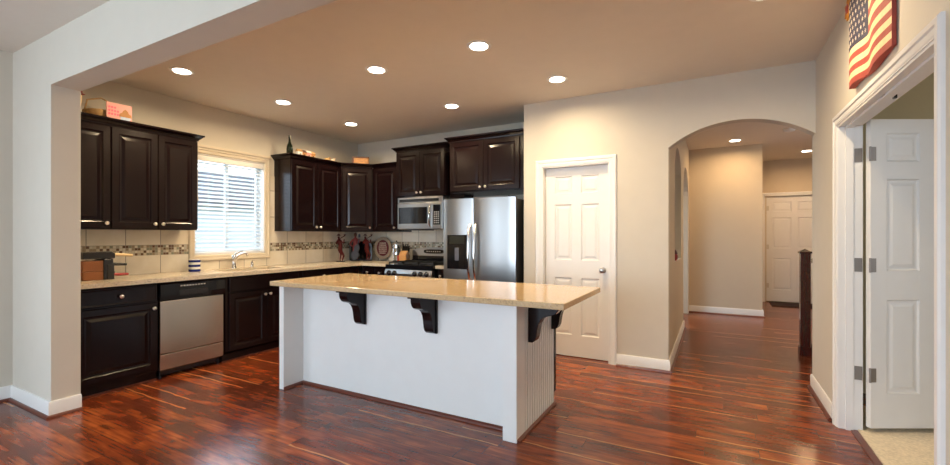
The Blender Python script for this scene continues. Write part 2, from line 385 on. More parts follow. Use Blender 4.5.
# pantry and arch wall
dx0, dx1, dz = -1.645, -.93, 2.035
ax0, ax1, acx, asp, acr = -.385, .745, .18, 2.125, 2.320
hw = (ax1 - ax0) / 2; rise = acr - asp; Ra = (hw * hw + rise * rise) / (2 * rise); cz = acr - Ra
arch = [(acx + Ra * math.sin(a), cz + Ra * math.cos(a)) for a in [(-1 + 2 * i / 28) * math.asin(hw / Ra) for i in range(29)]]
poly = [(-1.757, 0), (dx0, 0), (dx0, dz), (dx1, dz), (dx1, 0), (ax0, 0)] + arch + [(.85, arch[-1][1]), (.85, H), (-1.757, H)]
struct(MB().prism(poly, 'y', PY, PY + .13).build('wall_pantry', M['wall']))
struct(MB().box(dx0 - .15, dx1 + .15, PY + .6, PY + .65, 0, H).build('wall_closet', M['wall']))
# right wall with the wide doorway
oy0, oy1, oz = 2.27, 3.77, 2.035
struct(MB().box(RX, RX + .12, YB, oy0, 0, H).box(RX, RX + .12, oy1, 4.66, 0, H).box(RX, RX + .12, oy0, oy1, oz, H).build('wall_right', M['wall']))
# living room side: header, pier, left wall, rear wall with window openings
struct(MB().box(-4.15, RX, 1.285, 1.455, 2.37, H).build('trim_2', M['wall']), 'wide dropped header across the kitchen opening')
struct(MB().box(-4.97, -4.15, 1.285, 1.455, 0, H).build('wall_pier', M['wall'], bevel=.004))
LX = -4.88
struct(MB().box(LX - .12, LX, YB, -2.7, 0, H).box(LX - .12, LX, -.5, 1.285, 0, H).box(LX - .12, LX, -2.7, -.5, 0, .75).box(LX - .12, LX, -2.7, -.5, 2.25, H).build('wall_left', M['wall']))
struct(MB().box(LX, -4.0, YB - .12, YB, 0, H).box(-.6, RX + .15, YB - .12, YB, 0, H).box(-4.0, -.6, YB - .12, YB, 2.4, H).box(-4.0, -.6, YB - .12, YB, 0, .5).build('wall_rear', M['wall']))
# hall
HX = -.385
a1y0, a1y1, a1s, a1p = 5.27, 6.28, 1.0, 2.03
def arc(y0, y1, zs, zc, n=16):
    return [((y0 + y1) / 2 - (y1 - y0) / 2 * math.cos(PI * i / n), zs + (zc - zs) * math.sin(PI * i / n)) for i in range(n + 1)]
m = MB()
m.box(HX - .12, HX, PY + .13, a1y0, 0, H).box(HX - .12, HX, a1y0, a1y1, 0, a1s).box(HX - .12, HX, a1y1, 6.76, 0, H)
m.prism([(a1y0, H)] + arc(a1y0, a1y1, a1p, 2.33) + [(a1y1, H)], 'x', HX - .12, HX)
m.prism([(6.76, H)] + arc(6.76, 8.05, 1.94, 2.32) + [(8.05, H)], 'x', HX - .12, HX)
m.box(HX - .12, HX, 8.05, 8.25, 0, H)
struct(m.build('wall_hall', M['hallwall']))
struct(MB().box(-3.2, .66, 8.25, 8.37, 0, H).box(.54, .66, 8.37, 10.2, 0, H).build('wall_hall_end', M['hallwall']))
struct(MB().box(.54, .86, 10.2, 10.32, 0, H).box(.86, 1.80, 10.2, 10.32, 2.05, H).box(1.80, 3.6, 10.2, 10.32, 0, H).box(.86, .882, 10.22, 10.32, 0, 2.05).box(1.778, 1.80, 10.22, 10.32, 0, 2.05).build('wall_entry', M['hallwall']))
struct(MB().box(.5, 3.6, 10.34, 10.4, 0, H).build('entry_light_block', M['hallwall']))  # unseen sheet added behind the entry door to block light leaking round it
struct(MB().box(3.48, 3.6, -.5, 10.2, 0, H).build('wall_east', M['hallwall']))
struct(MB().box(-3.2, -3.08, 5.3, 8.25, 0, H).build('wall_dining', M['wall']))
struct(MB().box(.85, 3.48, 4.68, 4.80, 0, H).build('wall_den', mat('olive_wall_paint', (.66, .57, .36), .8)))
struct(MB().box(.85, 3.48, -.62, -.5, 0, H).build('wall_den_side', M['wall']))

# baseboards and shoe mouldings
BP = [(0, 0), (.016, 0), (.016, .085), (.010, .10), (0, .10)]
SP = [(0, 0), (.018, 0), (.016, .010), (.008, .018), (0, .02)]
tn = [3]
def base(side, pts, flip=False):
    prof = BP; sp = SP
    if flip: prof = [(-u, v) for u, v in BP]; sp = [(-u, v) for u, v in SP]
    P = [(x, y, 0) for x, y in pts]
    struct(MB().sweep([(x, y, .012) for x, y in pts], (0, 0, 1), prof).build('baseboard_' + side, M['trim'], smooth=30))
    sp2 = [((u + .016 if not flip else u - .016), v) for u, v in sp]
    struct(MB().sweep([(x, y, .0) for x, y in pts], (0, 0, 1), [((.0 if not flip else -.0), .0)] + sp2[1:4] + [((.0), .018)]).build('trim_%d' % tn[0], M['shoe']))
    tn[0] += 1
base('pier', [(LX, -4.4), (LX, 1.285), (-4.15, 1.285), (-4.15, 1.455)])
base('pantry', [(-.86, PY), (HX, PY), (HX, 6.76)])
base('closet', [(-1.757, PY), (-1.715, PY)])
base('right', [(RX + .001, 4.66), (RX, 3.88)])
base('hall_end', [(-2.8, 8.25), (.66, 8.25), (.66, 10.2)])
base('near', [(RX, 2.19), (RX, -4.4)])

# casings
CP = [(0, 0), (.07, 0), (.07, .012), (.062, .020), (.040, .020), (.034, .014), (.012, .012), (.006, .008), (0, .008)]
def casing(n, path, normal, flip=False):
    p = [(-u, v) for u, v in CP] if flip else CP
    return struct(MB().sweep(path, normal, p).build('trim_%d' % n, M['trim'], smooth=30))
casing(20, [(dx1 , PY, 0), (dx1, PY, dz), (dx0, PY, dz), (dx0, PY, 0)], (0, -1, 0))
casing(21, [(RX, oy0, 0), (RX, oy0, oz), (RX, oy1, oz), (RX, oy1, 0)], (-1, 0, 0))
casing(22, [(1.80, 10.2, 0), (1.80, 10.2, 2.05), (.86, 10.2, 2.05), (.86, 10.2, 0)], (0, -1, 0))
# jambs
struct(MB().box(dx0 - .001, dx0 + .012, PY - .002, PY + .13, 0, dz).box(dx1 - .012, dx1 + .001, PY - .002, PY + .13, 0, dz).box(dx0, dx1, PY - .002, PY + .13, dz - .012, dz + .001).build('trim_23', M['trim']))
J = MB().box(RX - .003, RX + .125, oy1 - .014, oy1 + .002, 0, oz).box(RX - .003, RX + .125, oy0 - .002, oy0 + .014, 0, oz).box(RX - .003, RX + .125, oy0, oy1, oz - .014, oz + .002)
J.box(RX + .035, RX + .075, oy1 - .026, oy1 - .014, 0, oz - .014).box(RX + .035, RX + .075, oy0 + .014, oy0 + .026, 0, oz - .014).box(RX + .035, RX + .075, oy0, oy1, oz - .028, oz - .014)
struct(J.build('trim_24', M['trim']))
struct(MB().box(RX + .08, RX + .094, 3.02, 3.04, oz - .032, oz - .013).box(RX + .035, RX + .045, 2.98, 3.03, oz - .020, oz - .013).build('trim_25', M['black']), 'small dark strike plate in the door head')

# six panel doors
ZP = [(.225, .835), (1.025, 1.62), (1.735, 1.92)]
def panel_slab(w_, h, t=.035, st=.105, mid=.10):
    m = MB(); c = t / 2
    m.box(.001, w_ - .001, c - .009, c + .009, .001, h - .001)
    m.box(0, st, 0, t, 0, h).box(w_ - st, w_, 0, t, 0, h).box(w_ / 2 - mid / 2, w_ / 2 + mid / 2, 0, t, 0, h)
    zz = [0] + [z for p in ZP for z in p] + [h]
    for i in range(0, len(zz), 2): m.box(st - .01, w_ - st + .01, .0002, t - .0002, zz[i], zz[i + 1])
    for a, b in ((st, w_ / 2 - mid / 2), (w_ / 2 + mid / 2, w_ - st)):
        for z0, z1 in ZP:
            for sgn in (-1, 1):
                y1 = c + sgn * (t / 2); y0 = c + sgn * .008; yt = c + sgn * (t / 2 - .003)
                m.rings(a + .001, b - .001, z0 + .001, z1 - .001, [(0, y1 - sgn * .0006), (.010, y0), (.020, y0), (.042, yt)], c)
    return m
def knob_mb(y=-.001, s=1.0):
    return MB().lathe([(.031 * s, 0), (.031 * s, -.006), (.012 * s, -.010), (.011 * s, -.030), (.022 * s, -.040), (.029 * s, -.052), (.027 * s, -.064), (.012 * s, -.070)], (0, y, 0), 20, 'y')
def hinge_parts(parent, x, y, zs, rot=0):
    for z in zs:
        h = MB().box(-.045, -.004, -.003, .001, -.045, .045).box(.004, .045, -.003, .001, -.045, .045).lathe([(.007, -.047), (.007, .047)], (0, -.004, 0), 10)
        o = h.build('hinge', M['nickel'], parent, smooth=40); o.location = (x, y, z); o.rotation_euler = (0, 0, rot)
d = panel_slab(dx1 - dx0 - .03, 2.015).build('door_1', M['doorw'], bevel=.0015); d.location = (dx0 + .015, PY + .075, .006); struct(d)
k = knob_mb(0).build('knob', M['nickel'], d, smooth=40); k.location = (dx1 - dx0 - .03 - .065, 0, .93); k['label'] = 'round brushed nickel knob'
d = panel_slab(.90, 2.02).build('door_2', M['doorw'], bevel=.0015); d.location = (.88, 10.23, .02); struct(d)
k = knob_mb(0).build('knob', M['nickel'], d, smooth=40); k.location = (.84, 0, .93)
hinge_parts(d, 0, 0, (.3, 1.05, 1.8))
# wide-open double door leaf
d = panel_slab(.735, 2.01).build('door_3', M['doorw'], bevel=.0015); d.location = (RX + .158, 3.730, .040); d.rotation_euler = (0, 0, R(28.7)); struct(d)
for z in (.345, 1.06, 1.784):
    h = MB().box(.000, .034, -.003, .001, -.045, .045).lathe([(.0065, -.047), (.0065, .047)], (-.006, -.004, 0), 10)
    o = h.build('hinge', M['hinge'], d, smooth=40); o.location = (0, 0, z); o['label'] = 'square brushed nickel hinge'
hl = MB()
for z in (.385, 1.10, 1.824): hl.box(RX + .082, RX + .122, oy1 - .0165, oy1 - .0135, z - .045, z + .045)
struct(hl.build('trim_26', M['hinge']), 'hinge leaves on the doorway jamb')

# ------------------------------------------------------------------ window over the sink
wp = [(0, 0), (.066, 0), (.066, .014), (.058, .022), (.040, .022), (.034, .014), (.008, .012), (0, .006)]
M['wtrim'] = mat('backlit_shade_window_casing', (.66, .58, .46), .4)  # casing coloured tan to imitate its backlit shade
m = MB().sweep([(WX, wy0, wz0), (WX, wy0, wz1), (WX, wy1, wz1), (WX, wy1, wz0)], (1, 0, 0), [(-u, v) for u, v in wp], closed=True)
win = struct(m.build('window_1', M['wtrim'], smooth=30))
m = MB().box(WX, WX + .035, wy0 - .075, wy1 + .075, wz1 + .064, wz1 + .092).box(WX, WX + .024, wy0 - .07, wy1 + .07, wz1 + .055, wz1 + .07)
m.build('window_head', M['wtrim'], win, bevel=.003)
m = MB().box(WX - .15, WX, wy0 - .001, wy0 + .012, wz0, wz1).box(WX - .15, WX, wy1 - .012, wy1 + .001, wz0, wz1).box(WX - .15, WX, wy0, wy1, wz0 - .001, wz0 + .012).box(WX - .15, WX, wy0, wy1, wz1 - .012, wz1 + .001)
m.build('window_frame', M['trim'], win)
m = MB().box(WX - .13, WX - .10, wy0 + .012, wy0 + .05, wz0 + .012, wz1 - .012).box(WX - .13, WX - .10, wy1 - .05, wy1 - .012, wz0 + .012, wz1 - .012).box(WX - .13, WX - .10, wy0 + .05, wy1 - .05, wz0 + .012, wz0 + .05).box(WX - .13, WX - .10, wy0 + .05, wy1 - .05, wz1 - .05, wz1 - .012).box(WX - .13, WX - .10, (wy0 + wy1) / 2 - .02, (wy0 + wy1) / 2 + .02, wz0 + .05, wz1 - .05)
m.build('sash', M['whitep'], win)
MB().box(WX - .118, WX - .114, wy0 + .05, wy1 - .05, wz0 + .05, wz1 - .05).build('glass', M['glass'], win)
bl = thing('window_blind', 'white horizontal slat blind hanging in the window over the sink', 'blind', (WX - .04, (wy0 + wy1) / 2, wz0 + .014))
n = 22; m = MB(); pitch = (wz1 - .06 - wz0 - .05) / n
for i in range(n):
    z = .045 + i * pitch; a = R(28); hy = (wy1 - wy0) / 2 - .02
    c_, s_ = math.cos(a) * .027, math.sin(a) * .027
    pts = [(-c_, -hy, z + s_), (c_, -hy, z - s_), (c_, hy, z - s_), (-c_, hy, z + s_)]
    m.add([(x, y, zz + .0015) for x, y, zz in pts] + [(x, y, zz - .0015) for x, y, zz in pts], [(0, 1, 2, 3), (7, 6, 5, 4), (0, 4, 5, 1), (1, 5, 6, 2), (2, 6, 7, 3), (3, 7, 4, 0)])
m.build('slats', M['blind'], bl)
MB().box(-.025, .032, -(wy1 - wy0) / 2 + .015, (wy1 - wy0) / 2 - .015, wz1 - wz0 - .09, wz1 - wz0 - .028).build('head_rail', M['whitep'], bl, bevel=.003)
MB().box(-.02, .02, -(wy1 - wy0) / 2 + .02, (wy1 - wy0) / 2 - .02, .0, .018).build('bottom_rail', M['whitep'], bl, bevel=.003)
for y in (-.27, .27):
    MB().tube([(.028, y, .01), (.028, y, wz1 - wz0 - .05)], .0012, 5).build('cord', M['whitep'], bl)
MB().tube([(.034, -.385, .62), (.034, -.385, wz1 - wz0 - .06)], .002, 6).lathe([(.004, .58), (.008, .60), (.004, .625)], (.034, -.385, 0), 8).build('pull_cord', M['creamw'], bl)
# outside
ho = thing('neighbor_house', 'grey sided neighbouring house seen faintly between the blind slats', 'house', (-9.5, 5.5, -.3))
m = MB().box(-.2, 0, -5, 3.2, 0, 2.35)
for i in range(18): m.box(0, .012, -5, 3.2, i * .13, i * .13 + .118)
m.build('siding', M['siding'], ho)
MB().prism([(.3, 2.3), (-.4, 3.0), (-.4, 2.9), (.3, 2.2)], 'y', -5.2, 3.4).build('roof', mat('dark_shingles', (.08, .08, .09), .9), ho)
MB().box(0, .03, -2.6, -1.5, 1.0, 2.0).build('window', M['blackglass'], ho)
struct(MB().box(-40, -5.2, -30, 40, -.4, -.3).build('floor_outside', M['lawn']))

# ------------------------------------------------------------------ backsplash
bs = MB().box(WX, WX + .008, 1.455, wy0 - .066, .914, 1.36).box(WX, WX + .008, wy0 - .066, wy1 + .066, .914, 1.006).box(WX, WX + .008, wy1 + .066, BY, .914, 1.36).box(WX, WX + .008, wy1 + .066, 3.70, 1.36, 2.05)
struct(bs.build('wall_tile_side', M['tile_y']), 'large cream wall tiles beside the sink window')
bs = MB().box(WX + .008, -1.857, BY - .008, BY, .90, 1.40)
struct(bs.build('wall_tile_back', M['tile_x']), 'large cream wall tiles behind the range')
struct(MB().box(WX + .008, WX + .012, 1.47, wy0 - .066, 1.0952, 1.196).box(WX + .008, WX + .012, wy1 + .066, BY - .012, 1.0952, 1.196).build('trim_30', M['mos_y']), 'brown and cream mosaic band')
struct(MB().box(WX + .012, -1.857, BY - .012, BY - .008, 1.0952, 1.196).build('trim_31', M['mos_x']), 'brown and cream mosaic band')

# ------------------------------------------------------------------ cabinets
def raised(x0, x1, z0, z1, drawer=False):
    m = MB()
    if drawer: return m.rings(x0, x1, z0, z1, [(0, .004), (.004, 0), (.012, 0), (.02, .002)], .019)
    st = .058
    return m.rings(x0, x1, z0, z1, [(0, .003), (.003, 0), (st - .006, 0), (st, .004), (st + .003, .009), (st + .016, .010), (st + .040, .002), (st + .044, .0015)], .019)
def pull(parent, x, z):
    k = MB().lathe([(.008, 0), (.006, -.010), (.007, -.016), (.014, -.020), (.016, -.026), (.012, -.031), (.004, -.033)], (0, 0, 0), 14, 'y').build('knob', M['nickel'], parent, smooth=50)
    k.location = (x, 0, z); return k
CRP = [(0, 0), (.010, 0), (.012, .012), (.022, .020), (.040, .040), (.050, .044), (.052, .060), (0, .060)]
def cabinet(name, label, loc, rotz, w_, d_, h, fronts, group=None, crown=None, toe=False, hollow=False):
    t = thing(name, label, 'cabinet', loc, rotz, group)
    m = MB()
    if hollow: m.box(0, .018, .02, d_, .085, h).box(w_ - .018, w_, .02, d_, .085, h).box(0, w_, .02, d_, .085, .103).box(0, w_, .02, .038, .085, h).box(0, w_, d_ - .01, d_, .085, h).box(0, w_, .05, d_, 0, .085)
    elif toe: m.box(0, w_, .020, d_, .085, h).box(0, w_, .05, d_, 0, .085)
    else: m.box(0, w_, .020, d_, 0, h)
    m.build('body', M['cab'], t, bevel=.0015)
    for f in fronts:
        kind, x0, x1, z0, z1 = f[:5]
        o = raised(x0, x1, z0, z1, kind == 'drawer').build('door' if kind == 'door' else 'drawer', M['cab'], t)
        if len(f) > 5 and f[5]: pull(o, f[5][0], f[5][1])
    if crown:
        cm = MB().sweep([(x, y, h - .002) for x, y in crown], (0, 0, 1), CRP); cm.build('crown_moulding', M['cab'], t, smooth=35)
    if toe:
        MB().box(0, w_, .044, .0495, 0, .012).build('shoe_moulding', M['shoe'], t)
    return t
UZ = 1.347; UH = .914
# window wall uppers (left group): local x runs along +Y
cabinet('wall_cabinet', 'dark two-door wall cabinet left of the sink window, pink card on top', (-4.64, 1.838, UZ), R(90), .735, .33, UH,
        [('door', .003, .366, .012, UH - .012, (.335, .055)), ('door', .372, .731, .012, UH - .012, (.402, .055))], crown=[(0, 0.02), (.735, .02), (.735, .33)])
cabinet('wall_cabinet', 'dark wall cabinet cut off by the white pier at far left', (-4.64, 1.47, UZ), R(90), .366, .33, UH,
        [('door', .003, .363, .012, UH - .012, (.328, .055))], crown=[(0, .02), (.366, .02)])
cabinet('wall_cabinet', 'dark two-door wall cabinet right of the sink window, green bottle on top', (-4.64, 3.70, UZ), R(90), .83, .33, UH,
        [('door', .006, .412, .012, UH - .012, (.380, .055)), ('door', .418, .826, .012, UH - .012, (.450, .055))], crown=[(0, .33), (0, .02), (.845, .02)])
# diagonal corner
t = thing('corner_cabinet', 'diagonal corner wall cabinet between the two wall runs, jewelled box on top', 'cabinet', (-4.64, 4.53, UZ))
cpoly = [(.006, 0.0), (.290, .326), (.290, .66), (-.322, .66), (-.322, 0.0)]
MB().prism(cpoly, 'z', 0, UH).build('body', M['cab'], t, bevel=.0015)
ang = math.atan2(.326, .284); L = math.hypot(.326, .284)
dr = raised(.012, L - .012, .012, UH - .012).build('door', M['cab'], t); dr.location = (.006 + .019 * math.sin(ang) , 0 - .019 * math.cos(ang), 0); dr.rotation_euler = (0, 0, ang)
pull(dr, L - .045, .055)
MB().sweep([(.0, -.0, UH - .002), (.290, .326, UH - .002)], (0, 0, 1), CRP).build('crown_moulding', M['cab'], t, smooth=35)
cabinet('wall_cabinet', 'single-door dark wall cabinet between the corner cabinet and the microwave', (-4.345, 4.85, UZ), 0, .445, .34, UH,
        [('door', .008, .440, .012, UH - .012, (.408, .055))], crown=[(0, .02), (.445, .02)])
cabinet('wall_cabinet', 'raised two-door dark wall cabinet directly above the microwave', (-3.88, 4.80, 1.820), 0, .80, .39, .625,
        [('door', .006, .397, .012, .613, (.365, .05)), ('door', .403, .794, .012, .613, (.435, .05))], crown=[(0, .39), (0, .02), (.80, .02), (.80, .39)])
cabinet('wall_cabinet', 'widest deep two-door dark cabinet above the refrigerator', (-2.86, 4.56, 1.815), 0, .985, .63, .615,
        [('door', .012, .468, .012, .603, (.435, .05)), ('door', .474, .930, .012, .603, (.507, .05))], crown=[(0, .63), (0, .02), (.985, .02)])
tag(MB().box(-3.078, -2.862, 4.93, BY - .014, 1.76, 2.40).build('filler_panel', M['cab'], off=(0, 0, 0), bevel=.002), 'dark filler panel in the gap between microwave and refrigerator cabinets', 'panel')

# base cabinets; front plane X = -4.35 for the window run
FX = -4.35; CH = .874
cabinet('base_cabinet', 'dark base cabinet with one drawer and door, left of the dishwasher', (FX, 1.457, 0), R(90), .618, .60, CH,
        [('drawer', .030, .605, .712, .862, (.33, .785)), ('door', .030, .605, .105, .698, (.573, .650))], toe=True)
cabinet('base_cabinet', 'dark two-door sink base cabinet right of the dishwasher', (FX, 2.672, 0), R(90), .935, .60, CH,
        [('drawer', .05, .915, .712, .862), ('door', .05, .475, .105, .698, (.447, .650)), ('door', .481, .915, .105, .698, (.508, .650))], toe=True, hollow=True)
cabinet('base_cabinet', 'dark drawer base cabinet between the sink and the kitchen corner', (FX, 3.61, 0), R(90), .66, .60, CH,
        [('drawer', .02, .64, .712, .862, (.33, .785)), ('door', .02, .327, .105, .698, (.295, .65)), ('door', .333, .64, .105, .698, (.365, .65))], toe=True)
cabinet('base_cabinet', 'dark blind corner base cabinet in the kitchen corner', (FX, 4.272, 0), R(90), .33, .60, CH,
        [('drawer', .02, .31, .712, .862, None)], toe=True)
cabinet('base_cabinet', 'narrow dark base cabinet immediately left of the range', (-4.33, 4.60, 0), 0, .495, .585, CH,
        [('drawer', .02, .22, .712, .862, (.12, .785)), ('drawer', .23, .445, .712, .862, (.335, .785)), ('door', .02, .445, .105, .698, (.41, .65))], toe=True)
cabinet('base_cabinet', 'narrow dark base cabinet squeezed between the range and the refrigerator', (-3.07, 4.60, 0), 0, .19, .585, CH,
        [('drawer', .010, .18, .712, .862, (.06, .785)), ('door', .010, .18, .105, .698, (.03, .65))], toe=True)

# dishwasher
t = thing('dishwasher', 'stainless steel dishwasher with black control strip between the dark base cabinets', 'dishwasher', (FX - .005, 2.077, 0), R(90))
MB().box(.004, .590, .04, .58, .11, .86).build('body', M['black'], t)
m = MB(); N = 12
pr = [(0 + .010 * (1 - math.cos(PI * (z - .5))) * 0, z) for z in (0, 1)]
MB().box(.008, .586, .0, .04, .225, .700).build('door', M['steeld'], t, bevel=.004)
MB().box(.008, .586, .002, .04, .080, .217).build('kick_plate', M['steeld'], t, bevel=.004)
cp = MB().prism([(-.012, .708), (-.020, .76), (-.016, .85), (.0, .866), (.04, .866), (.04, .708)], 'x', .004, .590).build('control_panel', M['blackglass'], t)
MB().box(.16, .42, -.022, -.014, .735, .79).build('handle_pocket', M['black'], cp, bevel=.003)
bt = MB()
for i in range(9): bt.box(.17 + i * .026, .186 + i * .026, -.0215, -.015, .822, .834)
bt.build('buttons', M['nickel'], cp)
MB().box(.02, .57, .06, .10, .02, .105).build('toe_panel', M['black'], t)
for x in (.03, .56): MB().lathe([(.018, 0), (.018, .012), (.008, .02), (.008, .11)], (x, .05, 0), 12).build('foot', M['black'], t, smooth=40)

# worktops
def worktop(polys, name, label, matl, z0=.875, z1=.914):
    m = MB()
    for p in polys: m.prism(p, 'z', z0, z1)
    o = m.build(name, matl, bevel=.006, seg=3)
    return tag(o, label, 'countertop')
sk = (-4.80, -4.44, 2.80, 3.48)
FE = -4.315
m = MB()
m.prism([(WX, 1.457), (FE, 1.457), (FE, sk[2]), (WX, sk[2])], 'z', .875, .914)
m.prism([(sk[1], sk[2]), (FE, sk[2]), (FE, sk[3]), (sk[1], sk[3])], 'z', .875, .914)
m.prism([(WX, sk[2]), (sk[0], sk[2]), (sk[0], sk[3]), (WX, sk[3])], 'z', .875, .914)
m.prism([(WX, sk[3]), (FE, sk[3]), (FE, 4.57), (-3.835, 4.57), (-3.835, BY - .008), (WX, BY - .008)], 'z', .875, .914)
ct = m.build('countertop', M['granite_side'])
tag(ct, 'long cream stone countertop along the window wall, turning the corner to the range', 'countertop')
tag(MB().box(-3.07, -2.875, 4.57, BY - .008, .875, .914).build('countertop', M['granite_side'], bevel=.004), 'short cream stone countertop between the range and the refrigerator', 'countertop')
# sink
t = thing('sink', 'undermounted brown-beige sink basin below the window', 'sink', (-4.62, 3.14, .72))
x0, x1, y0, y1 = sk[0] + 4.62, sk[1] + 4.62, sk[2] - 3.14, sk[3] - 3.14
MB().box(x0, x1, y0, y1, 0, .01).box(x0 - .01, x0, y0, y1, 0, .154).box(x1, x1 + .01, y0, y1, 0, .154).box(x0, x1, y0 - .01, y0, 0, .154).box(x0, x1, y1, y1 + .01, 0, .154).box(x0, x1, -.01, .01, 0, .12).build('basin', mat('tan_composite', (.40, .30, .20), .35), t)
for y in (-.17, .17): MB().lathe([(.035, .010), (.035, .014), (.02, .012)], (0, y, 0), 16).build('drain', M['chrome'], t)
# faucet
t = thing('faucet', 'chrome single-lever faucet behind the sink', 'faucet', (-4.875, 3.10, .914))
MB().lathe([(.032, 0), (.032, .008), (.024, .02), (.022, .10), (.026, .115), (.024, .14), (.010, .155)], (0, 0, 0), 20).build('body', M['chrome'], t, smooth=40)
MB().tube([(0, 0, .06), (.03, 0, .11), (.08, .01, .155), (.14, .02, .175), (.19, .03, .168), (.205, .032, .150)], [.016, .015, .013, .012, .014, .013], 12).build('spout', M['chrome'], t, smooth=50)
MB().tube([(0, 0, .14), (.01, .02, .17), (.03, .06, .195), (.04, .09, .20)], [.012, .009, .008, .006], 10).build('lever', M['chrome'], t, smooth=50)
t = thing('soap_dispenser', 'small chrome soap dispenser to the right of the faucet', 'soap dispenser', (-4.885, 3.335, .914))
MB().lathe([(.022, 0), (.022, .006), (.016, .012), (.015, .052), (.010, .058), (.005, .075)], (0, 0, 0), 16).build('body', M['chrome'], t, smooth=40)
MB().tube([(0, 0, .072), (.02, 0, .080), (.05, 0, .078)], [.006, .005, .004], 8).build('nozzle', M['chrome'], t, smooth=40)

# ------------------------------------------------------------------ range
t = thing('range', 'stainless steel gas range with black knobs and grates under the microwave', 'stove', (-3.83, 4.52, 0))
RW = .755
MB().box(.002, RW - .002, .04, .65, .05, .895).build('body', M['black'], t, bevel=.003)
od = MB().box(.01, RW - .01, .0, .04, .22, .735).build('oven_door', M['steel'], t, bevel=.005)
MB().box(.12, RW - .12, -.004, .004, .33, .60).build('window', M['blackglass'], od, bevel=.002)
MB().tube([(.06, -.004, .69), (.06, -.05, .69), (RW - .06, -.05, .69), (RW - .06, -.004, .69)], .011, 10).build('handle', M['steelh'], od, smooth=40)
MB().box(.01, RW - .01, .004, .04, .06, .21).build('drawer', M['steel'], t, bevel=.004)
cp = MB().prism([(-.018, .752), (-.022, .80), (-.002, .850), (.045, .850), (.045, .752)], 'x', .003, RW - .003).build('control_panel', M['steelh'], t)
for x in (.08, .17, RW - .26, RW - .17, RW - .08):
    k = MB().lathe([(.033, 0), (.033, -.008), (.025, -.012), (.022, -.032), (.018, -.035)], (0, 0, 0), 16, 'y').box(-.004, .004, -.038, -.012, -.018, .018).build('knob', M['black'], cp, smooth=40); k.location = (x, -.016, .805)
MB().box(.0, RW, .0, .58, .852, .912).build('cooktop', M['blackglass'], t, bevel=.004)
for gx in (.02, .27, .515):
    g = MB(); gw = .225
    for y in (.05, .29, .53): g.box(gx, gx + gw, y, y + .014, .925, .945)
    for x in (gx, gx + gw / 2 - .007, gx + gw - .014): g.box(x, x + .014, .05, .544, .925, .945)
    for x in (gx, gx + gw - .014):
        for y in (.05, .53): g.box(x, x + .014, y, y + .014, .912, .926)
    g.build('grate', M['iron'], t)
    for y in (.16, .41): MB().lathe([(.045, .912), (.045, .920), (.03, .928), (.03, .932)], (gx + gw / 2, y, 0), 18).build('burner', M['iron'], t, smooth=40)
bg_ = MB(); top = [(0.0, .95), (0.0, 1.080)] + [(RW * i / 12, 1.080 + .045 * math.sin(PI * i / 12) ** .5) for i in range(1, 12)] + [(RW, 1.080), (RW, .95)]
bg_.prism(top, 'y', .59, .65)
g = bg_.build('back_guard', M['steelh'], t, bevel=.004)
MB().box(0, RW, .585, .665, .90, .955).build('vent_trim', M['black'], g)
MB().box(.02, RW - .02, .578, .592, .925, 1.008).build('vent_strip', M['blackglass'], g, bevel=.004)
ov = [(RW / 2 + .17 * math.copysign(abs(math.cos(a)) ** .6, math.cos(a)), 1.068 + .030 * math.copysign(abs(math.sin(a)) ** .6, math.sin(a))) for a in [2 * PI * i / 24 for i in range(24)]]
MB().prism(ov, 'y', .582, .592).build('display', M['blackglass'], g)
for i in range(7): MB().box(RW / 2 - .12 + i * .036, RW / 2 - .105 + i * .036, .5805, .583, 1.062, 1.074).build('button', M['nickel'], g)

# ------------------------------------------------------------------ microwave
t = thing('microwave', 'stainless over-the-range microwave with black window and curved handle', 'microwave', (-3.83, 4.78, 1.375))
MW, MH = .735, .432
MB().box(0, MW, .03, .40, 0, MH).build('body', M['steelh'], t, bevel=.004)
MB().box(.0, MW, .0, .03, MH - .075, MH).build('top_vent', M['steelh'], t, bevel=.003)
MB().box(.03, MW - .06, -.003, .005, MH - .062, MH - .024).build('vent_grille', M['black'], t)
dr = MB().box(.0, .575, -.008, .03, .005, MH - .08).build('door', M['steelh'], t, bevel=.006)
MB().box(.025, .50, -.011, -.004, .075, MH - .135).build('window', M['blackglass'], dr, bevel=.003)
MB().tube([(.545, -.008, .035), (.548, -.035, .07), (.550, -.048, .18), (.548, -.035, .29), (.545, -.008, .325)], [.010, .013, .014, .013, .010], 12).build('handle', M['chrome'], dr, smooth=50)
cp = MB().box(.58, MW, -.008, .03, .005, MH - .08).build('control_panel', M['steelh'], t, bevel=.006)
MB().box(.592, MW - .03, -.012, -.006, .06, MH - .11).build('keypad', M['blackglass'], cp, bevel=.003)
b = MB()
for r_ in range(6):
    for c_ in range(3): b.box(.608 + c_ * .030, .628 + c_ * .030, -.0135, -.011, .078 + r_ * .028, .092 + r_ * .028)
b.build('buttons', mat('grey_key_print', (.35, .36, .38), .5), cp)
MB().box(.03, .40, .04, .30, -.012, .0).build('hood_underside', M['black'], t)

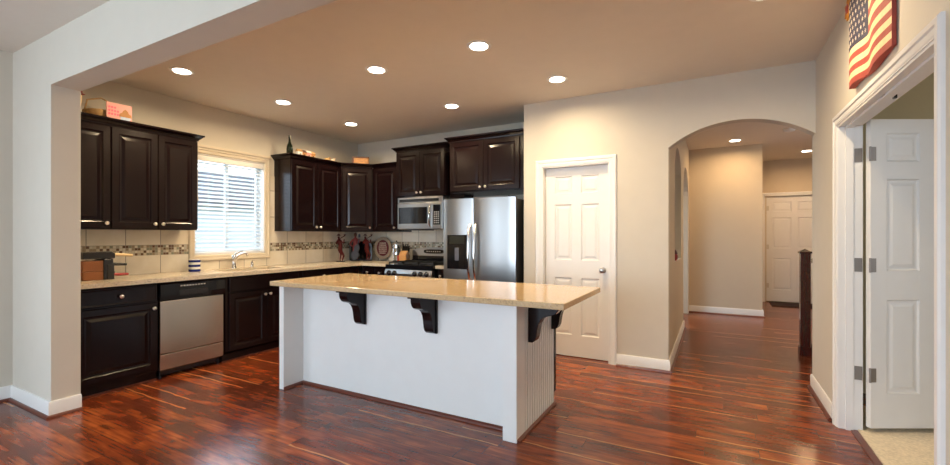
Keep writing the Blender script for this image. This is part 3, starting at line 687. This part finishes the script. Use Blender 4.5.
# ------------------------------------------------------------------ refrigerator
t = thing('refrigerator', 'side-by-side stainless refrigerator with black water dispenser', 'refrigerator', (-2.845, 4.40, 0))
FW, FH = .935, 1.722
MB().box(.004, FW - .004, .07, .76, .03, FH - .02).build('body', mat('dark_grey_case', (.03, .03, .032), .4), t, bevel=.004)
sp_ = .412
for a, b_, nm in ((0, sp_ - .004, 'freezer_door'), (sp_ + .004, FW, 'fridge_door')):
    arcp = [(a + .006, .065), (a, .05), (a, .015)] + [(a + (b_ - a) * i / 10, .010 - .012 * math.sin(PI * i / 10)) for i in range(11)][1:-1] + [(b_, .015), (b_, .05), (b_ - .006, .065)]
    o = MB().prism(arcp, 'z', .06, FH).build(nm, M['steel'], t, smooth=25)
    if nm == 'freezer_door':
        ds = MB().box(.062, .332, -.006, .02, .90, 1.30).build('dispenser', M['blackglass'], o, bevel=.004)
        MB().box(.095, .300, -.009, -.004, 1.195, 1.285).build('dispenser_controls', mat('olive_lcd', (.02, .02, .012), .5, spec=.2), ds)
        MB().box(.090, .305, -.010, -.004, .915, 1.175).build('dispenser_recess', M['blackglass'], ds, bevel=.003)
        MB().box(.17, .225, -.013, -.006, 1.0, 1.15).build('paddle', mat('grey_plastic', (.10, .10, .12), .3), ds, bevel=.004)
        x = sp_ - .035
    else: x = sp_ + .040
    pts = [(x, .0, .78), (x, -.03, .80), (x, -.055, .90), (x, -.062, 1.06), (x, -.055, 1.28), (x, -.03, 1.40), (x, .0, 1.42)]
    MB().tube(pts, [.012, .014, .015, .015, .015, .014, .012], 12).build('handle', M['chrome'], o, smooth=50)
MB().box(.02, FW - .02, .04, .12, .005, .058).build('toe_grille', M['black'], t)
for hx in (.02, FW - .10): MB().box(hx, hx + .08, .02, .10, FH, FH + .015).build('hinge_cover', M['black'], t, bevel=.003)

# ------------------------------------------------------------------ island
IX0, IX1, IY0, IYP, IY1 = -3.225, -1.08, 2.45, 2.65, 3.235
t = thing('kitchen_island', 'white panelled kitchen island standing on the wood floor', 'kitchen island', ((IX0 + IX1) / 2, 2.9, 0))
O = ((IX0 + IX1) / 2, 2.9, 0); IT = .875
MB().box(IX0 + .05, IX1 - .02, IYP, IYP + .02, 0, IT).build('front_panel', M['island'], t, O)
MB().box(IX0, IX0 + .055, IY0, IY1, 0, IT).build('end_panel', M['island'], t, O, bevel=.002)
MB().box(IX1 - .095, IX1, IY0 + .06, IYP, 0, IT).build('post', M['island'], t, O, bevel=.002)
m = MB().box(IX1 - .03, IX1 - .018, IYP, IY1, 0, IT); y = IYP
while y < IY1 - .01:
    m.box(IX1 - .020, IX1 - .001, y + .007, min(y + .038, IY1), 0, IT); y += .044
m.build('beadboard_panel', M['island'], t, O)
MB().box(IX0 + .055, IX1 - .02, IYP + .02, IY1, .09, IT).box(IX0 + .055, IX1 + .004, IY1, IY1 + .035, .10, IT).build('cabinet_box', M['cab'], t, O)
for i in range(4):
    a = IX0 + .07 + i * .495
    d = raised(0, .485, 0, .72).xf(Matrix.Rotation(PI, 4, 'Z')).build('door', M['cab'], t); d.location = (a + .485 - O[0], IY1 + .054 - O[1], .12)
sm = MB().sweep([(IX0 + .055, IY0 + .0, 0), (IX0 + .055, IYP, 0), (IX1 - .095, IYP, 0)], (0, 0, 1), [(0, 0), (.018, 0), (.016, .012), (0, .022)])
sm.sweep([(IX1, IY0 + .07, 0), (IX1, IY1, 0)], (0, 0, 1), [(0, 0), (.018, 0), (.016, .012), (0, .022)])
sm.build('shoe_moulding', M['shoe'], t, O)
def corbel_profile(D=.0):
    # (out, z) from the wall
    return [(0, 0), (0, -.285), (.030, -.285), (.046, -.272), (.056, -.250), (.061, -.222), (.065, -.190), (.074, -.158), (.090, -.130), (.112, -.112), (.138, -.103), (.165, -.097), (.187, -.086), (.203, -.066), (.211, -.044), (.212, -.018), (.212, 0)]
for x in (-2.435, -1.756):
    m = MB().prism([(IYP - u, IT + v) for u, v in corbel_profile()], 'x', x - .088, x - .008)
    m.box(x - .092, x, IYP - .018, IYP, IT - .29, IT)
    m.box(x - .097, x, IYP - .235, IYP, IT - .016, IT)
    m.build('corbel', M['cab'], t, O, bevel=.003)
for y in (2.70, 3.165):
    m = MB().prism([(IX1 + u, IT + v) for u, v in corbel_profile()], 'y', y, y + .075)
    m.box(IX1, IX1 + .26, y - .006, y + .081, IT - .016, IT)
    m.build('corbel', M['cab'], t, O, bevel=.003)
tag(MB().box(-3.245, -.735, 2.372, 3.262, .876, .914).build('countertop', M['granite'], bevel=.006, seg=3), 'tan polished stone countertop overhanging the white kitchen island', 'countertop')

# ------------------------------------------------------------------ recessed lights
def can(x, y, label, group, power=CAN_W, color=WARM):
    t = thing('recessed_light', label, 'ceiling light', (x, y, H), 0, group)
    MB().lathe([(.062, -.001), (.078, -.006), (.095, -.004), (.097, 0)], (0, 0, 0), 28).build('trim_ring', M['whitep'], t, smooth=40)
    MB().lathe([(.066, -.0075), (.05, -.0085), (.01, -.009)], (0, 0, 0), 24).build('lens', M['lens'], t, smooth=40)
    l = bpy.data.lights.new('lamp', 'AREA'); l.shape = 'DISK'; l.size = .12; l.energy = power; l.color = color; l.spread = R(165)
    o = bpy.data.objects.new('lamp', l); COL.objects.link(o); o.parent = t; o.location = (0, 0, -.012)
    return t
G = 'round recessed lights in the kitchen ceiling'
can(-4.11, 2.14, 'leftmost recessed ceiling light, above the left wall cabinets', G)
can(-4.11, 3.17, 'recessed ceiling light left of centre, in line with the sink window', G)
can(-4.14, 4.215, 'recessed ceiling light nearest the kitchen corner', G)
can(-2.59, 2.94, 'recessed ceiling light above the middle left of the island', G)
can(-2.58, 4.17, 'recessed ceiling light in front of the microwave and refrigerator cabinets', G)
can(-1.58, 2.947, 'largest looking recessed ceiling light, nearest the top edge at centre', G)
can(-1.28, 3.92, 'recessed ceiling light in front of the pantry door', G)
can(.267, 3.12, 'recessed ceiling light before the arch, cut by the top edge', G)
G = 'round recessed lights in the hall ceiling'
can(.27, 7.75, 'recessed hall light left of centre under the arch', G, 11, (1, .66, .34))
can(1.38, 9.3, 'recessed hall light at far right before the entry door', G, 15, (1, .64, .32))
can(1.4, 7.2, 'hall recessed light beside the stairs', G, 17, (1, .66, .32))
sd = thing('smoke_detector', 'white ceiling alarm seen just under the arch edge', 'smoke detector', (.885, 7.25, H))
MB().lathe([(.07, 0), (.07, -.015), (.06, -.035), (.03, -.045)], (0, 0, 0), 24).build('housing', M['whitep'], sd, smooth=40)

# ------------------------------------------------------------------ hall furniture
t = thing('newel_post', 'tall dark cherry square newel post at the hall stair rail', 'stair post', (.855, 5.87, 0))
MB().box(-.045, .045, -.045, .045, 0, 1.10).build('shaft', M['newel'], t, bevel=.004)
MB().box(-.056, .056, -.056, .056, 1.10, 1.118).add([(-.056, -.056, 1.118), (.056, -.056, 1.118), (.056, .056, 1.118), (-.056, .056, 1.118), (0, 0, 1.15)], [(0, 1, 4), (1, 2, 4), (2, 3, 4), (3, 0, 4)]).build('cap', M['newel'], t)
MB().box(-.055, .055, -.055, .055, 0, .10).build('plinth', M['newel'], t, bevel=.004)
t = thing('stair_railing', 'dark cherry hand rail with balusters running right from the newel post', 'railing', (.925, 5.87, 0))
MB().box(-.012, 1.3, -.03, .03, .99, 1.05).build('handrail', M['newel'], t, bevel=.012)
MB().box(-.012, 1.3, -.02, .02, .09, .13).build('bottom_rail', M['newel'], t, bevel=.004)
for i in range(10): MB().box(.06 + i * .12, .09 + i * .12, -.015, .015, .13, .99).build('baluster', M['newel'], t)
tag(MB().box(.92, 1.70, 9.62, 10.12, 0, .016).build('doormat', M['mat'], bevel=.005), 'dark doormat on the floor before the entry door', 'doormat')
t = thing('lidded_pot', 'small dark red lidded pot on the arched wall opening sill', 'pot', (HX - .045, 5.62, a1s))
MB().lathe([(.035, 0), (.05, .02), (.052, .06), (.045, .075)], (0, 0, 0), 18).build('pot', mat('red_glaze', (.30, .02, .02), .3), t, smooth=50)
MB().lathe([(.047, .075), (.05, .085), (.035, .12), (.015, .135), (.012, .15)], (0, 0, 0), 18).build('lid', mat('maroon_glaze', (.08, .012, .015), .3), t, smooth=50)

# ------------------------------------------------------------------ flag
def flag():
    ny, nz = 48, 13; y0, y1 = 3.33, 2.67; zt, zb = 2.655, 2.140
    t = thing('flag_plaque', 'weathered red, cream and navy stars and stripes flag hung above the doorway', 'flag', (RX, (y0 + y1) / 2, zb))
    m = MB()
    def P(i, k, front):
        u = i / ny; yy = y0 + (y1 - y0) * u
        z = zt - (k * .0210 if k <= 14 else 14 * .0210 + (k - 14) * .0174)
        z += .011 * math.sin(2 * PI * (u * 1.15 + .08)) * (0.35 + .65 * k / (nz * 2))
        x = RX - .030 - .010 * math.sin(2 * PI * u * 1.6 + .5) if front else RX - .004
        return (x - RX, yy - (y0 + y1) / 2, z - zb)
    for k in range(nz * 2):
        s_ = k // 2
        for i in range(ny):
            m.mi = 2 if (s_ < 7 and i < ny * .46) else (0 if s_ % 2 == 0 else 1)
            m.add([P(i, k, 1), P(i + 1, k, 1), P(i + 1, k + 1, 1), P(i, k + 1, 1)], [(0, 1, 2, 3)])
    m.mi = 0
    for i in range(ny):
        m.add([P(i, 0, 1), P(i + 1, 0, 1), P(i + 1, 0, 0), P(i, 0, 0)], [(0, 1, 2, 3)]); m.add([P(i, nz * 2, 1), P(i + 1, nz * 2, 1), P(i + 1, nz * 2, 0), P(i, nz * 2, 0)], [(0, 1, 2, 3)])
    for k in range(nz * 2):
        for i in (0, ny): m.add([P(i, k, 1), P(i, k + 1, 1), P(i, k + 1, 0), P(i, k, 0)], [(0, 1, 2, 3)])
        for i in range(ny): m.add([P(i, k, 0), P(i + 1, k, 0), P(i + 1, k + 1, 0), P(i, k + 1, 0)], [(0, 1, 2, 3)])
    m.build('cloth', [M['flagred'], M['flagcream'], M['flagblue']], t)
    st = MB()
    for r_ in range(7):
        for c_ in range(7 if r_ % 2 == 0 else 6):
            u = (.035 + (c_ + (.5 if r_ % 2 else 0)) * .060); k = 1.2 + r_ * 1.85
            px, py, pz = P(u * ny, k, 1); px -= .002; q = []
            for j in range(10):
                a = PI / 2 + j * PI / 5; rr = .0125 if j % 2 == 0 else .0052; q.append((px, py + rr * math.cos(a), pz + rr * math.sin(a)))
            q2 = [(x + .003, y, z) for x, y, z in q]
            st.add(q + q2, [list(range(10)), list(range(19, 9, -1))] + [(j, (j + 1) % 10, 10 + (j + 1) % 10, 10 + j) for j in range(10)])
    st.build('stars', mat('weathered_white', (.70, .60, .50), .8), t)
flag()
t = thing('flower_ornament', 'orange and red flower ornament hung at the upper left of the flag', 'ornament', (RX - .022, 3.385, 2.655))
pm = MB()
for i in range(12):
    a = 2 * PI * i / 12; c_, s_ = math.cos(a), math.sin(a)
    pm.prism([(.012 * -s_ + .02 * c_, .012 * c_ + .02 * s_), (.048 * c_ - .014 * s_, .048 * s_ + .014 * c_), (.07 * c_, .07 * s_), (.048 * c_ + .014 * s_, .048 * s_ - .014 * c_), (.012 * s_ + .02 * c_, -.012 * c_ + .02 * s_)], 'x', -.006 - .004 * (i % 2), .0)
pm.build('petals', M['sun'], t)
MB().lathe([(.03, 0), (.028, -.012), (.01, -.018)], (0, 0, 0), 16, 'x').build('flower_head', M['redw'], t, smooth=50)

# ------------------------------------------------------------------ counter items
# knife block with coloured handles
t = thing('knife_block', 'wooden block with cream, black and red handles at the left end of the counter', 'knife block', (-4.66, 1.77, .914))
MB().box(-.10, .07, -.15, .055, 0, .075).build('lower_block', M['orangewood'], t, bevel=.006)
MB().box(-.09, .07, -.15, .03, .075, .165).build('upper_block', M['orangewood'], t, bevel=.006)
MB().box(-.10, .078, -.01, .060, .0, .178).build('black_holder', M['black'], t, bevel=.006)
MB().prism([(-.15, .178), (-.15, .235), (.05, .240), (.075, .225), (.075, .180)], 'x', -.08, .075).build('black_case', M['black'], t, bevel=.006)
MB().tube([(.03, .07, .213), (.03, .13, .208), (.03, .22, .200)], [.013, .014, .012], 10).build('handle', M['creamw'], t, smooth=50)['label'] = 'cream wooden handle'
MB().tube([(.04, .03, .135), (.04, .08, .128), (.04, .17, .122)], [.010, .013, .012], 10).build('handle', M['black'], t, smooth=50)['label'] = 'black handle'
MB().tube([(.05, .05, .040), (.05, .10, .038), (.05, .18, .036)], [.009, .013, .011], 10).build('handle', M['redw'], t, smooth=50)['label'] = 'red handle'
MB().box(.05, .085, .02, .062, 0, .13).lathe([(.016, -.02), (.016, .02)], (.07, .05, .06), 12, 'x').build('latch', M['iron'], t)
# striped canister
t = thing('striped_canister', 'round blue and white striped canister on the counter by the window', 'canister', (-4.83, 2.64, .914))
for i in range(5): MB().lathe([(.054, .024 * i), (.056, .024 * i + .002), (.056, .024 * i + .022), (.054, .024 * i + .024)], (0, 0, 0), 28).build('band', M['blue'] if i % 2 == 0 else M['white'], t, smooth=40)['label'] = 'cobalt blue band' if i % 2 == 0 else 'white band'
MB().lathe([(.052, .120), (.05, .126), (.01, .128)], (0, 0, 0), 28).build('lid', M['white'], t, smooth=40)

# musician sculptures
def rotz_of(loc): return math.atan2(-loc[1], -loc[0]) + PI / 2
def musician(kind, loc, label, S=1.0):
    t = thing('musician_sculpture', label, 'sculpture', loc, R(28), 'painted musician sculptures in the counter corner')
    def V(*a): return [(x * S, y * S, z * S) for x, y, z in a]
    if kind == 'horn':
        vs_ = V((-.01, 0, .205), (.0, 0, .25), (-.02, 0, .30), (-.028, 0, .325), (-.03, 0, .360), (.01, -.01, .14), (.045, 0, .085), (.02, 0, .02), (-.03, 0, .17), (.0, .01, .11), (-.01, .0, .02), (.015, -.03, .29), (.05, -.03, .26), (.055, -.02, .32), (-.05, -.01, .285), (-.055, -.03, .25), (.0, -.04, .285), (.035, -.02, .008), (.005, -.02, .008))
        ed = [(0, 1), (1, 2), (2, 3), (3, 4), (0, 5), (5, 6), (6, 7), (0, 8), (8, 9), (9, 10), (2, 11), (11, 12), (12, 13), (2, 14), (14, 15), (15, 16), (7, 17), (10, 18)]
        rd = [.028, .026, .028, .010, .022, .020, .015, .010, .020, .015, .010, .013, .010, .008, .013, .010, .008, .008, .008]
    else:
        vs_ = V((0, 0, .19), (0, 0, .25), (0, 0, .31), (0, 0, .34), (0, 0, .375), (.03, 0, .10), (.03, 0, .02), (-.03, 0, .10), (-.03, 0, .02), (.045, -.01, .305), (.075, -.03, .27), (.07, -.05, .33), (-.045, -.01, .30), (-.07, -.03, .25), (-.03, -.06, .21))
        ed = [(0, 1), (1, 2), (2, 3), (3, 4), (0, 5), (5, 6), (0, 7), (7, 8), (2, 9), (9, 10), (10, 11), (2, 12), (12, 13), (13, 14)]
        rd = [.030, .030, .032, .011, .022, .020, .012, .020, .012, .015, .012, .009, .015, .012, .009]
    rd = [r * S for r in rd]
    skin_body('body', M['redmetal'] if kind == 'horn' else M['pinkcloth'], vs_, ed, rd, t)
    if kind == 'horn':
        mir = 1
        MB().tube(V((.0, -.045, .325), (.035, -.05, .345), (.075, -.055, .370)), [.004 * S, .005 * S, .007 * S], 8).lathe([(.006 * S, 0), (.010 * S, .010 * S), (.022 * S, .018 * S)], (.075 * S, -.055 * S, .368 * S), 12).build('trumpet', M['redmetal'], t, smooth=50)
        MB().lathe([(.030 * S, .366 * S), (.030 * S, .370 * S), (.018 * S, .374 * S), (.016 * S, .39 * S), (.005 * S, .393 * S)], (-.03 * S, 0, 0), 14).build('hat', M['skin'], t, smooth=50)
    else:
        out = []
        for i in range(40):
            a = 2 * PI * i / 40; z = .115 * math.cos(a); wdt = .062 if z < 0 else .046
            k = 1 - .30 * math.exp(-((z - .015) / .03) ** 2); out.append((math.sin(a) * wdt * k * S, (.135 + z) * S))
        b = MB().prism(out, 'y', -.105 * S, -.065 * S)
        b.box(-.008 * S, .008 * S, -.095 * S, -.08 * S, .24 * S, .335 * S)
        o = b.build('double_bass', M['greymetal'], t, bevel=.006); o.rotation_euler = (0, R(14), 0)
        MB().lathe([(.004 * S, .355 * S), (.018 * S, .362 * S), (.023 * S, .385 * S), (.019 * S, .405 * S), (.006 * S, .415 * S)], (0, -.002, 0), 14).build('head', M['skin'], t, smooth=50)
        MB().tube(V((.07, -.05, .33), (.075, -.05, .40)), .004, 6).box(.058 * S, .088 * S, -.056 * S, -.046 * S, .34 * S, .39 * S).build('bass_scroll', M['greymetal'], t)
    MB().lathe([(.065 * S, 0), (.065 * S, .008 * S), (.055 * S, .012 * S)], (0, 0, 0), 24, sc=(1, .6)).build('base', M['iron'], t)
    return t
musician('horn', (-4.73, 4.61, .914), 'left dark red horn player sculpture in the counter corner', 1.02)
musician('bass', (-4.70, 4.87, .914), 'middle sculpture in pink shirt with a grey double bass', 1.02)
s3 = musician('horn', (-4.52, 4.93, .914), 'right dark red horn player sculpture, beside the oval plaque', 1.02)
t = thing('serving_tray', 'black round-topped tray standing behind the musician sculptures', 'tray', (-4.745, 5.03, .914), R(24))
S_ = .85; tp = [(-.21, 0), (-.21, .22)] + [(-.21 + .09 * (1 - math.cos(a)), .22 + .09 * math.sin(a)) for a in (PI / 6, PI / 3, PI / 2)] + [(.12 + .09 * math.sin(a), .22 + .09 * math.cos(a)) for a in (0, PI / 6, PI / 3, PI / 2)] + [(.21, 0)]
tp = [(x * S_, z * S_ * 1.1) for x, z in tp]
MB().prism(tp, 'y', 0, .014).build('plate', M['black'], t, bevel=.003)
MB().prism([(x * .86, .02 + z * .86) for x, z in tp], 'y', -.004, .001).build('inner_panel', M['blackglass'], t)
# plaque
t = thing('oval_plaque', 'oval plaque with dark red centre and lettering on the back counter', 'plaque', (-4.385, 5.12, .914), R(20))
def ell(a, b, n=36): return [(a * math.cos(2 * PI * i / n), .190 + b * math.sin(2 * PI * i / n)) for i in range(n)]
MB().prism(ell(.140, .170), 'y', 0, .022).build('border', M['plaqueborder'], t, bevel=.006)
pc = MB().prism(ell(.095, .122), 'y', -.006, .002).build('centre', M['plaquered'], t, bevel=.003)
lt = MB(); random.seed(3)
for r_ in range(6):
    hw_ = .062 * math.cos((r_ - 2.5) / 3.9); x = -hw_; z = .190 + .075 - r_ * .030
    while x < hw_ - .008:
        l = random.uniform(.008, .022); lt.box(x, min(x + l, hw_), -.009, -.005, z - .006, z + .004); x += l + .006
lt.build('lettering', M['cream'], pc)
MB().tube([(-.07, -.06, .004), (-.07, .0, .012), (-.06, .04, .10)], .005, 8).tube([(.07, -.06, .004), (.07, .0, .012), (.06, .04, .10)], .005, 8).tube([(-.07, -.02, .008), (.07, -.02, .008)], .005, 8).build('easel', M['iron'], t, smooth=50)
# coffee press
t = thing('coffee_press', 'chrome and glass coffee press beside the oval plaque', 'coffee press', (-4.065, 5.05, .914))
MB().lathe([(.060, 0), (.060, .012), (.045, .018)], (0, 0, 0), 22).build('base', M['black'], t, smooth=40)
MB().lathe([(.040, .018), (.042, .03), (.042, .22), (.045, .23)], (0, 0, 0), 22).build('beaker', mat('tinted_glass', (.20, .19, .14), .08, coat=.5), t, smooth=40)
for z in (.10, .195): MB().lathe([(.046, z), (.050, z + .003), (.050, z + .028), (.046, z + .031)], (0, 0, 0), 22).build('band', M['chrome'], t, smooth=40)
for a in (0, PI / 2, PI, 3 * PI / 2): MB().tube([(.047 * math.cos(a + .7), .047 * math.sin(a + .7), .012), (.047 * math.cos(a + .7), .047 * math.sin(a + .7), .235)], .004, 6).build('frame_rod', M['chrome'], t, smooth=50)
MB().lathe([(.048, .232), (.048, .242), (.03, .250), (.006, .254), (.008, .285), (.016, .292), (.010, .304)], (0, 0, 0), 22).build('lid', M['chrome'], t, smooth=40)
MB().tube([(.05, -.02, .21), (.085, -.03, .20), (.09, -.03, .11), (.05, -.02, .10)], .008, 8).build('handle', M['black'], t, smooth=50)
# small red jar
t = thing('spice_jar', 'small red spice jar between the coffee press and the knife block', 'jar', (-3.972, 4.98, .914))
MB().lathe([(.018, 0), (.022, .004), (.022, .085), (.016, .095)], (0, 0, 0), 16).build('jar', mat('red_spice', (.40, .05, .02), .25), t, smooth=50)
MB().lathe([(.020, .095), (.020, .118), (.017, .120)], (0, 0, 0), 16).build('lid', M['iron'], t, smooth=50)
# knife block by the range
t = thing('knife_block', 'honey wood knife block with black handles left of the range', 'knife block', (-3.895, 5.02, .914), R(15))
MB().prism([(-.07, 0), (.06, 0), (.06, .09), (-.02, .165), (-.09, .10)], 'x', -.055, .055).build('block', M['wood'], t, bevel=.006)
for r_ in range(3):
    for c_ in range(3):
        x = -.034 + c_ * .034; y = -.005 + r_ * .028 - .01; z = .150 - r_ * .026 + .0
        MB().tube([(x, y, z), (x, y + .025, z + .045), (x, y + .05, z + .10)], [.007, .010, .009], 8).build('handle', M['black'], t, smooth=50)

# ------------------------------------------------------------------ things on top of the cabinets
TZ = UZ + UH + .058
t = thing('bottle', 'dark green glass bottle on top of the right wall cabinet', 'bottle', (-4.80, 3.80, UZ + UH))
MB().lathe([(.036, 0), (.040, .006), (.040, .14), (.036, .18), (.018, .225), (.014, .25), (.014, .295), (.017, .298), (.017, .315), (.012, .318)], (0, 0, 0), 22).build('glass_body', M['greenglass'], t, smooth=40)
def house_ornament(x, y, s, wallm, roofm, label):
    t = thing('miniature_house', label, 'ornament', (x, y, TZ - .058), R(90), 'painted miniature houses on the cabinet')
    MB().box(-.04 * s, .04 * s, -.03 * s, .03 * s, 0, .085 + .03 * s).build('walls', wallm, t, bevel=.002)
    MB().prism([(-.038 * s, .085 + .03 * s), (0, .085 + .07 * s), (.038 * s, .085 + .03 * s)], 'x', -.046 * s, .046 * s).build('roof', roofm, t)
    MB().box(-.012 * s, .006 * s, -.034 * s, -.028 * s, .055, .085).build('door', M['iron'], t)
    MB().box(.018 * s, .032 * s, -.034 * s, -.028 * s, .068, .085).build('window', M['cream'], t)
house_ornament(-4.69, 3.855, .85, M['white'], M['straw'], 'small white miniature house right beside the green bottle')
house_ornament(-4.69, 3.925, .8, M['amber'], M['skin'], 'amber miniature house left of the white-roofed one')
house_ornament(-4.69, 3.995, .85, M['pink'], M['white'], 'pink miniature house with a white roof in the cabinet-top row')
house_ornament(-4.69, 4.065, .8, M['amber'], M['straw'], 'rightmost amber miniature house in the cabinet-top row')
for k_, (y, s, lab) in enumerate(((4.33, 1.1, 'small brown bird figurine on the cabinet top'), (4.43, .9, 'small pale bird figurine right of the brown one'))):
    t = thing('bird_figurine', lab, 'figurine', (-4.69, y, TZ - .058), R(90), 'bird figurines on the cabinet')
    mm = M['straw'] if k_ == 0 else M['cream']
    MB().lathe([(.004, -.05 * s), (.012, -.03 * s), (.022, 0), (.018, .02 * s), (.006, .032 * s)], (0, 0, .085), 12, 'x').build('body', mm, t, smooth=60)
    MB().lathe([(.003, -.014), (.011, -.006), (.013, .004), (.003, .014)], (.03 * s, 0, .105), 10).build('head', mm, t, smooth=60)
    MB().prism([(-.03, 0), (.03, 0), (.02, .07), (-.02, .07)], 'y', -.012, .012).build('perch', M['skin'], t)
t = thing('jewelled_box', 'amber and dark decorated box on the corner wall cabinet', 'box', (-4.52, 4.80, TZ - .058), R(40))
MB().box(-.10, .11, -.05, .05, 0, .150).build('box_body', M['amber'], t, bevel=.006)
MB().box(-.105, .115, -.055, .055, .150, .168).build('lid', M['skin'], t, bevel=.004)
MB().box(-.125, -.10, -.052, .052, 0, .168).build('end_cap', M['skin'], t, bevel=.004)
# left cabinet top
t = thing('cupcake_sign', 'pink card with a cupcake picture on the left wall cabinet', 'sign', (-4.66, 1.895, TZ - .058), R(90))
MB().box(-.085, .105, 0, .012, 0, .205).build('board', M['pink'], t, bevel=.002)
lt = MB(); random.seed(5)
for r_, z in enumerate((.165, .135, .105)):
    x = -.065
    while x < (.00 if r_ else -.01):
        lt.lathe([(.010, 0), (.010, -.003)], (x, 0, z), 8, 'y', (.8, 1)); x += .021
lt.build('lettering', M['hotpink'], t)
MB().prism([(.025, 0.04), (.085, 0.04), (.095, .095), (.015, .095)], 'y', -.003, .001).build('cupcake_case', M['palblue'], t)
MB().prism([(.008, .095), (.102, .095), (.098, .12), (.080, .13), (.072, .150), (.055, .165), (.038, .150), (.030, .132), (.012, .12)], 'y', -.005, .001).build('cupcake_icing', M['cake'], t)
t = thing('straw_basket', 'low brown straw basket behind the pink cupcake card', 'basket', (-4.81, 1.83, TZ - .058))
MB().lathe([(.09, 0), (.12, .03), (.13, .13), (.125, .135), (.115, .03)], (0, 0, 0), 24).build('bowl', M['straw'], t, smooth=40)
MB().tube([(-.0, -.12, .12), (0, -.10, .22), (0, 0, .26), (0, .10, .22), (0, .12, .12)], .007, 8).build('handle', M['straw'], t, smooth=50)
t = thing('rooster_figurine', 'cream rooster figurine with dark tail at the left end of the cabinet top', 'figurine', (-4.72, 1.60, TZ - .058), R(90))
skin_body('body', M['creamw'], [(0, 0, .10), (-.04, 0, .13), (.03, 0, .15), (.04, 0, .20), (.045, 0, .235), (0, 0, .05), (0, 0, .01)], [(0, 1), (0, 2), (2, 3), (3, 4), (0, 5), (5, 6)], [.045, .03, .035, .025, .02, .03, .04], t)
MB().prism([(-.05, .10), (-.11, .16), (-.12, .21), (-.09, .20), (-.06, .17), (-.035, .15)], 'y', -.012, .012).build('tail', M['iron'], t, bevel=.003)
MB().prism([(.03, .245), (.035, .275), (.048, .258), (.058, .272), (.065, .245)], 'y', -.006, .006).prism([(.06, .225), (.085, .235), (.06, .243)], 'y', -.006, .006).build('comb', M['redw'], t)
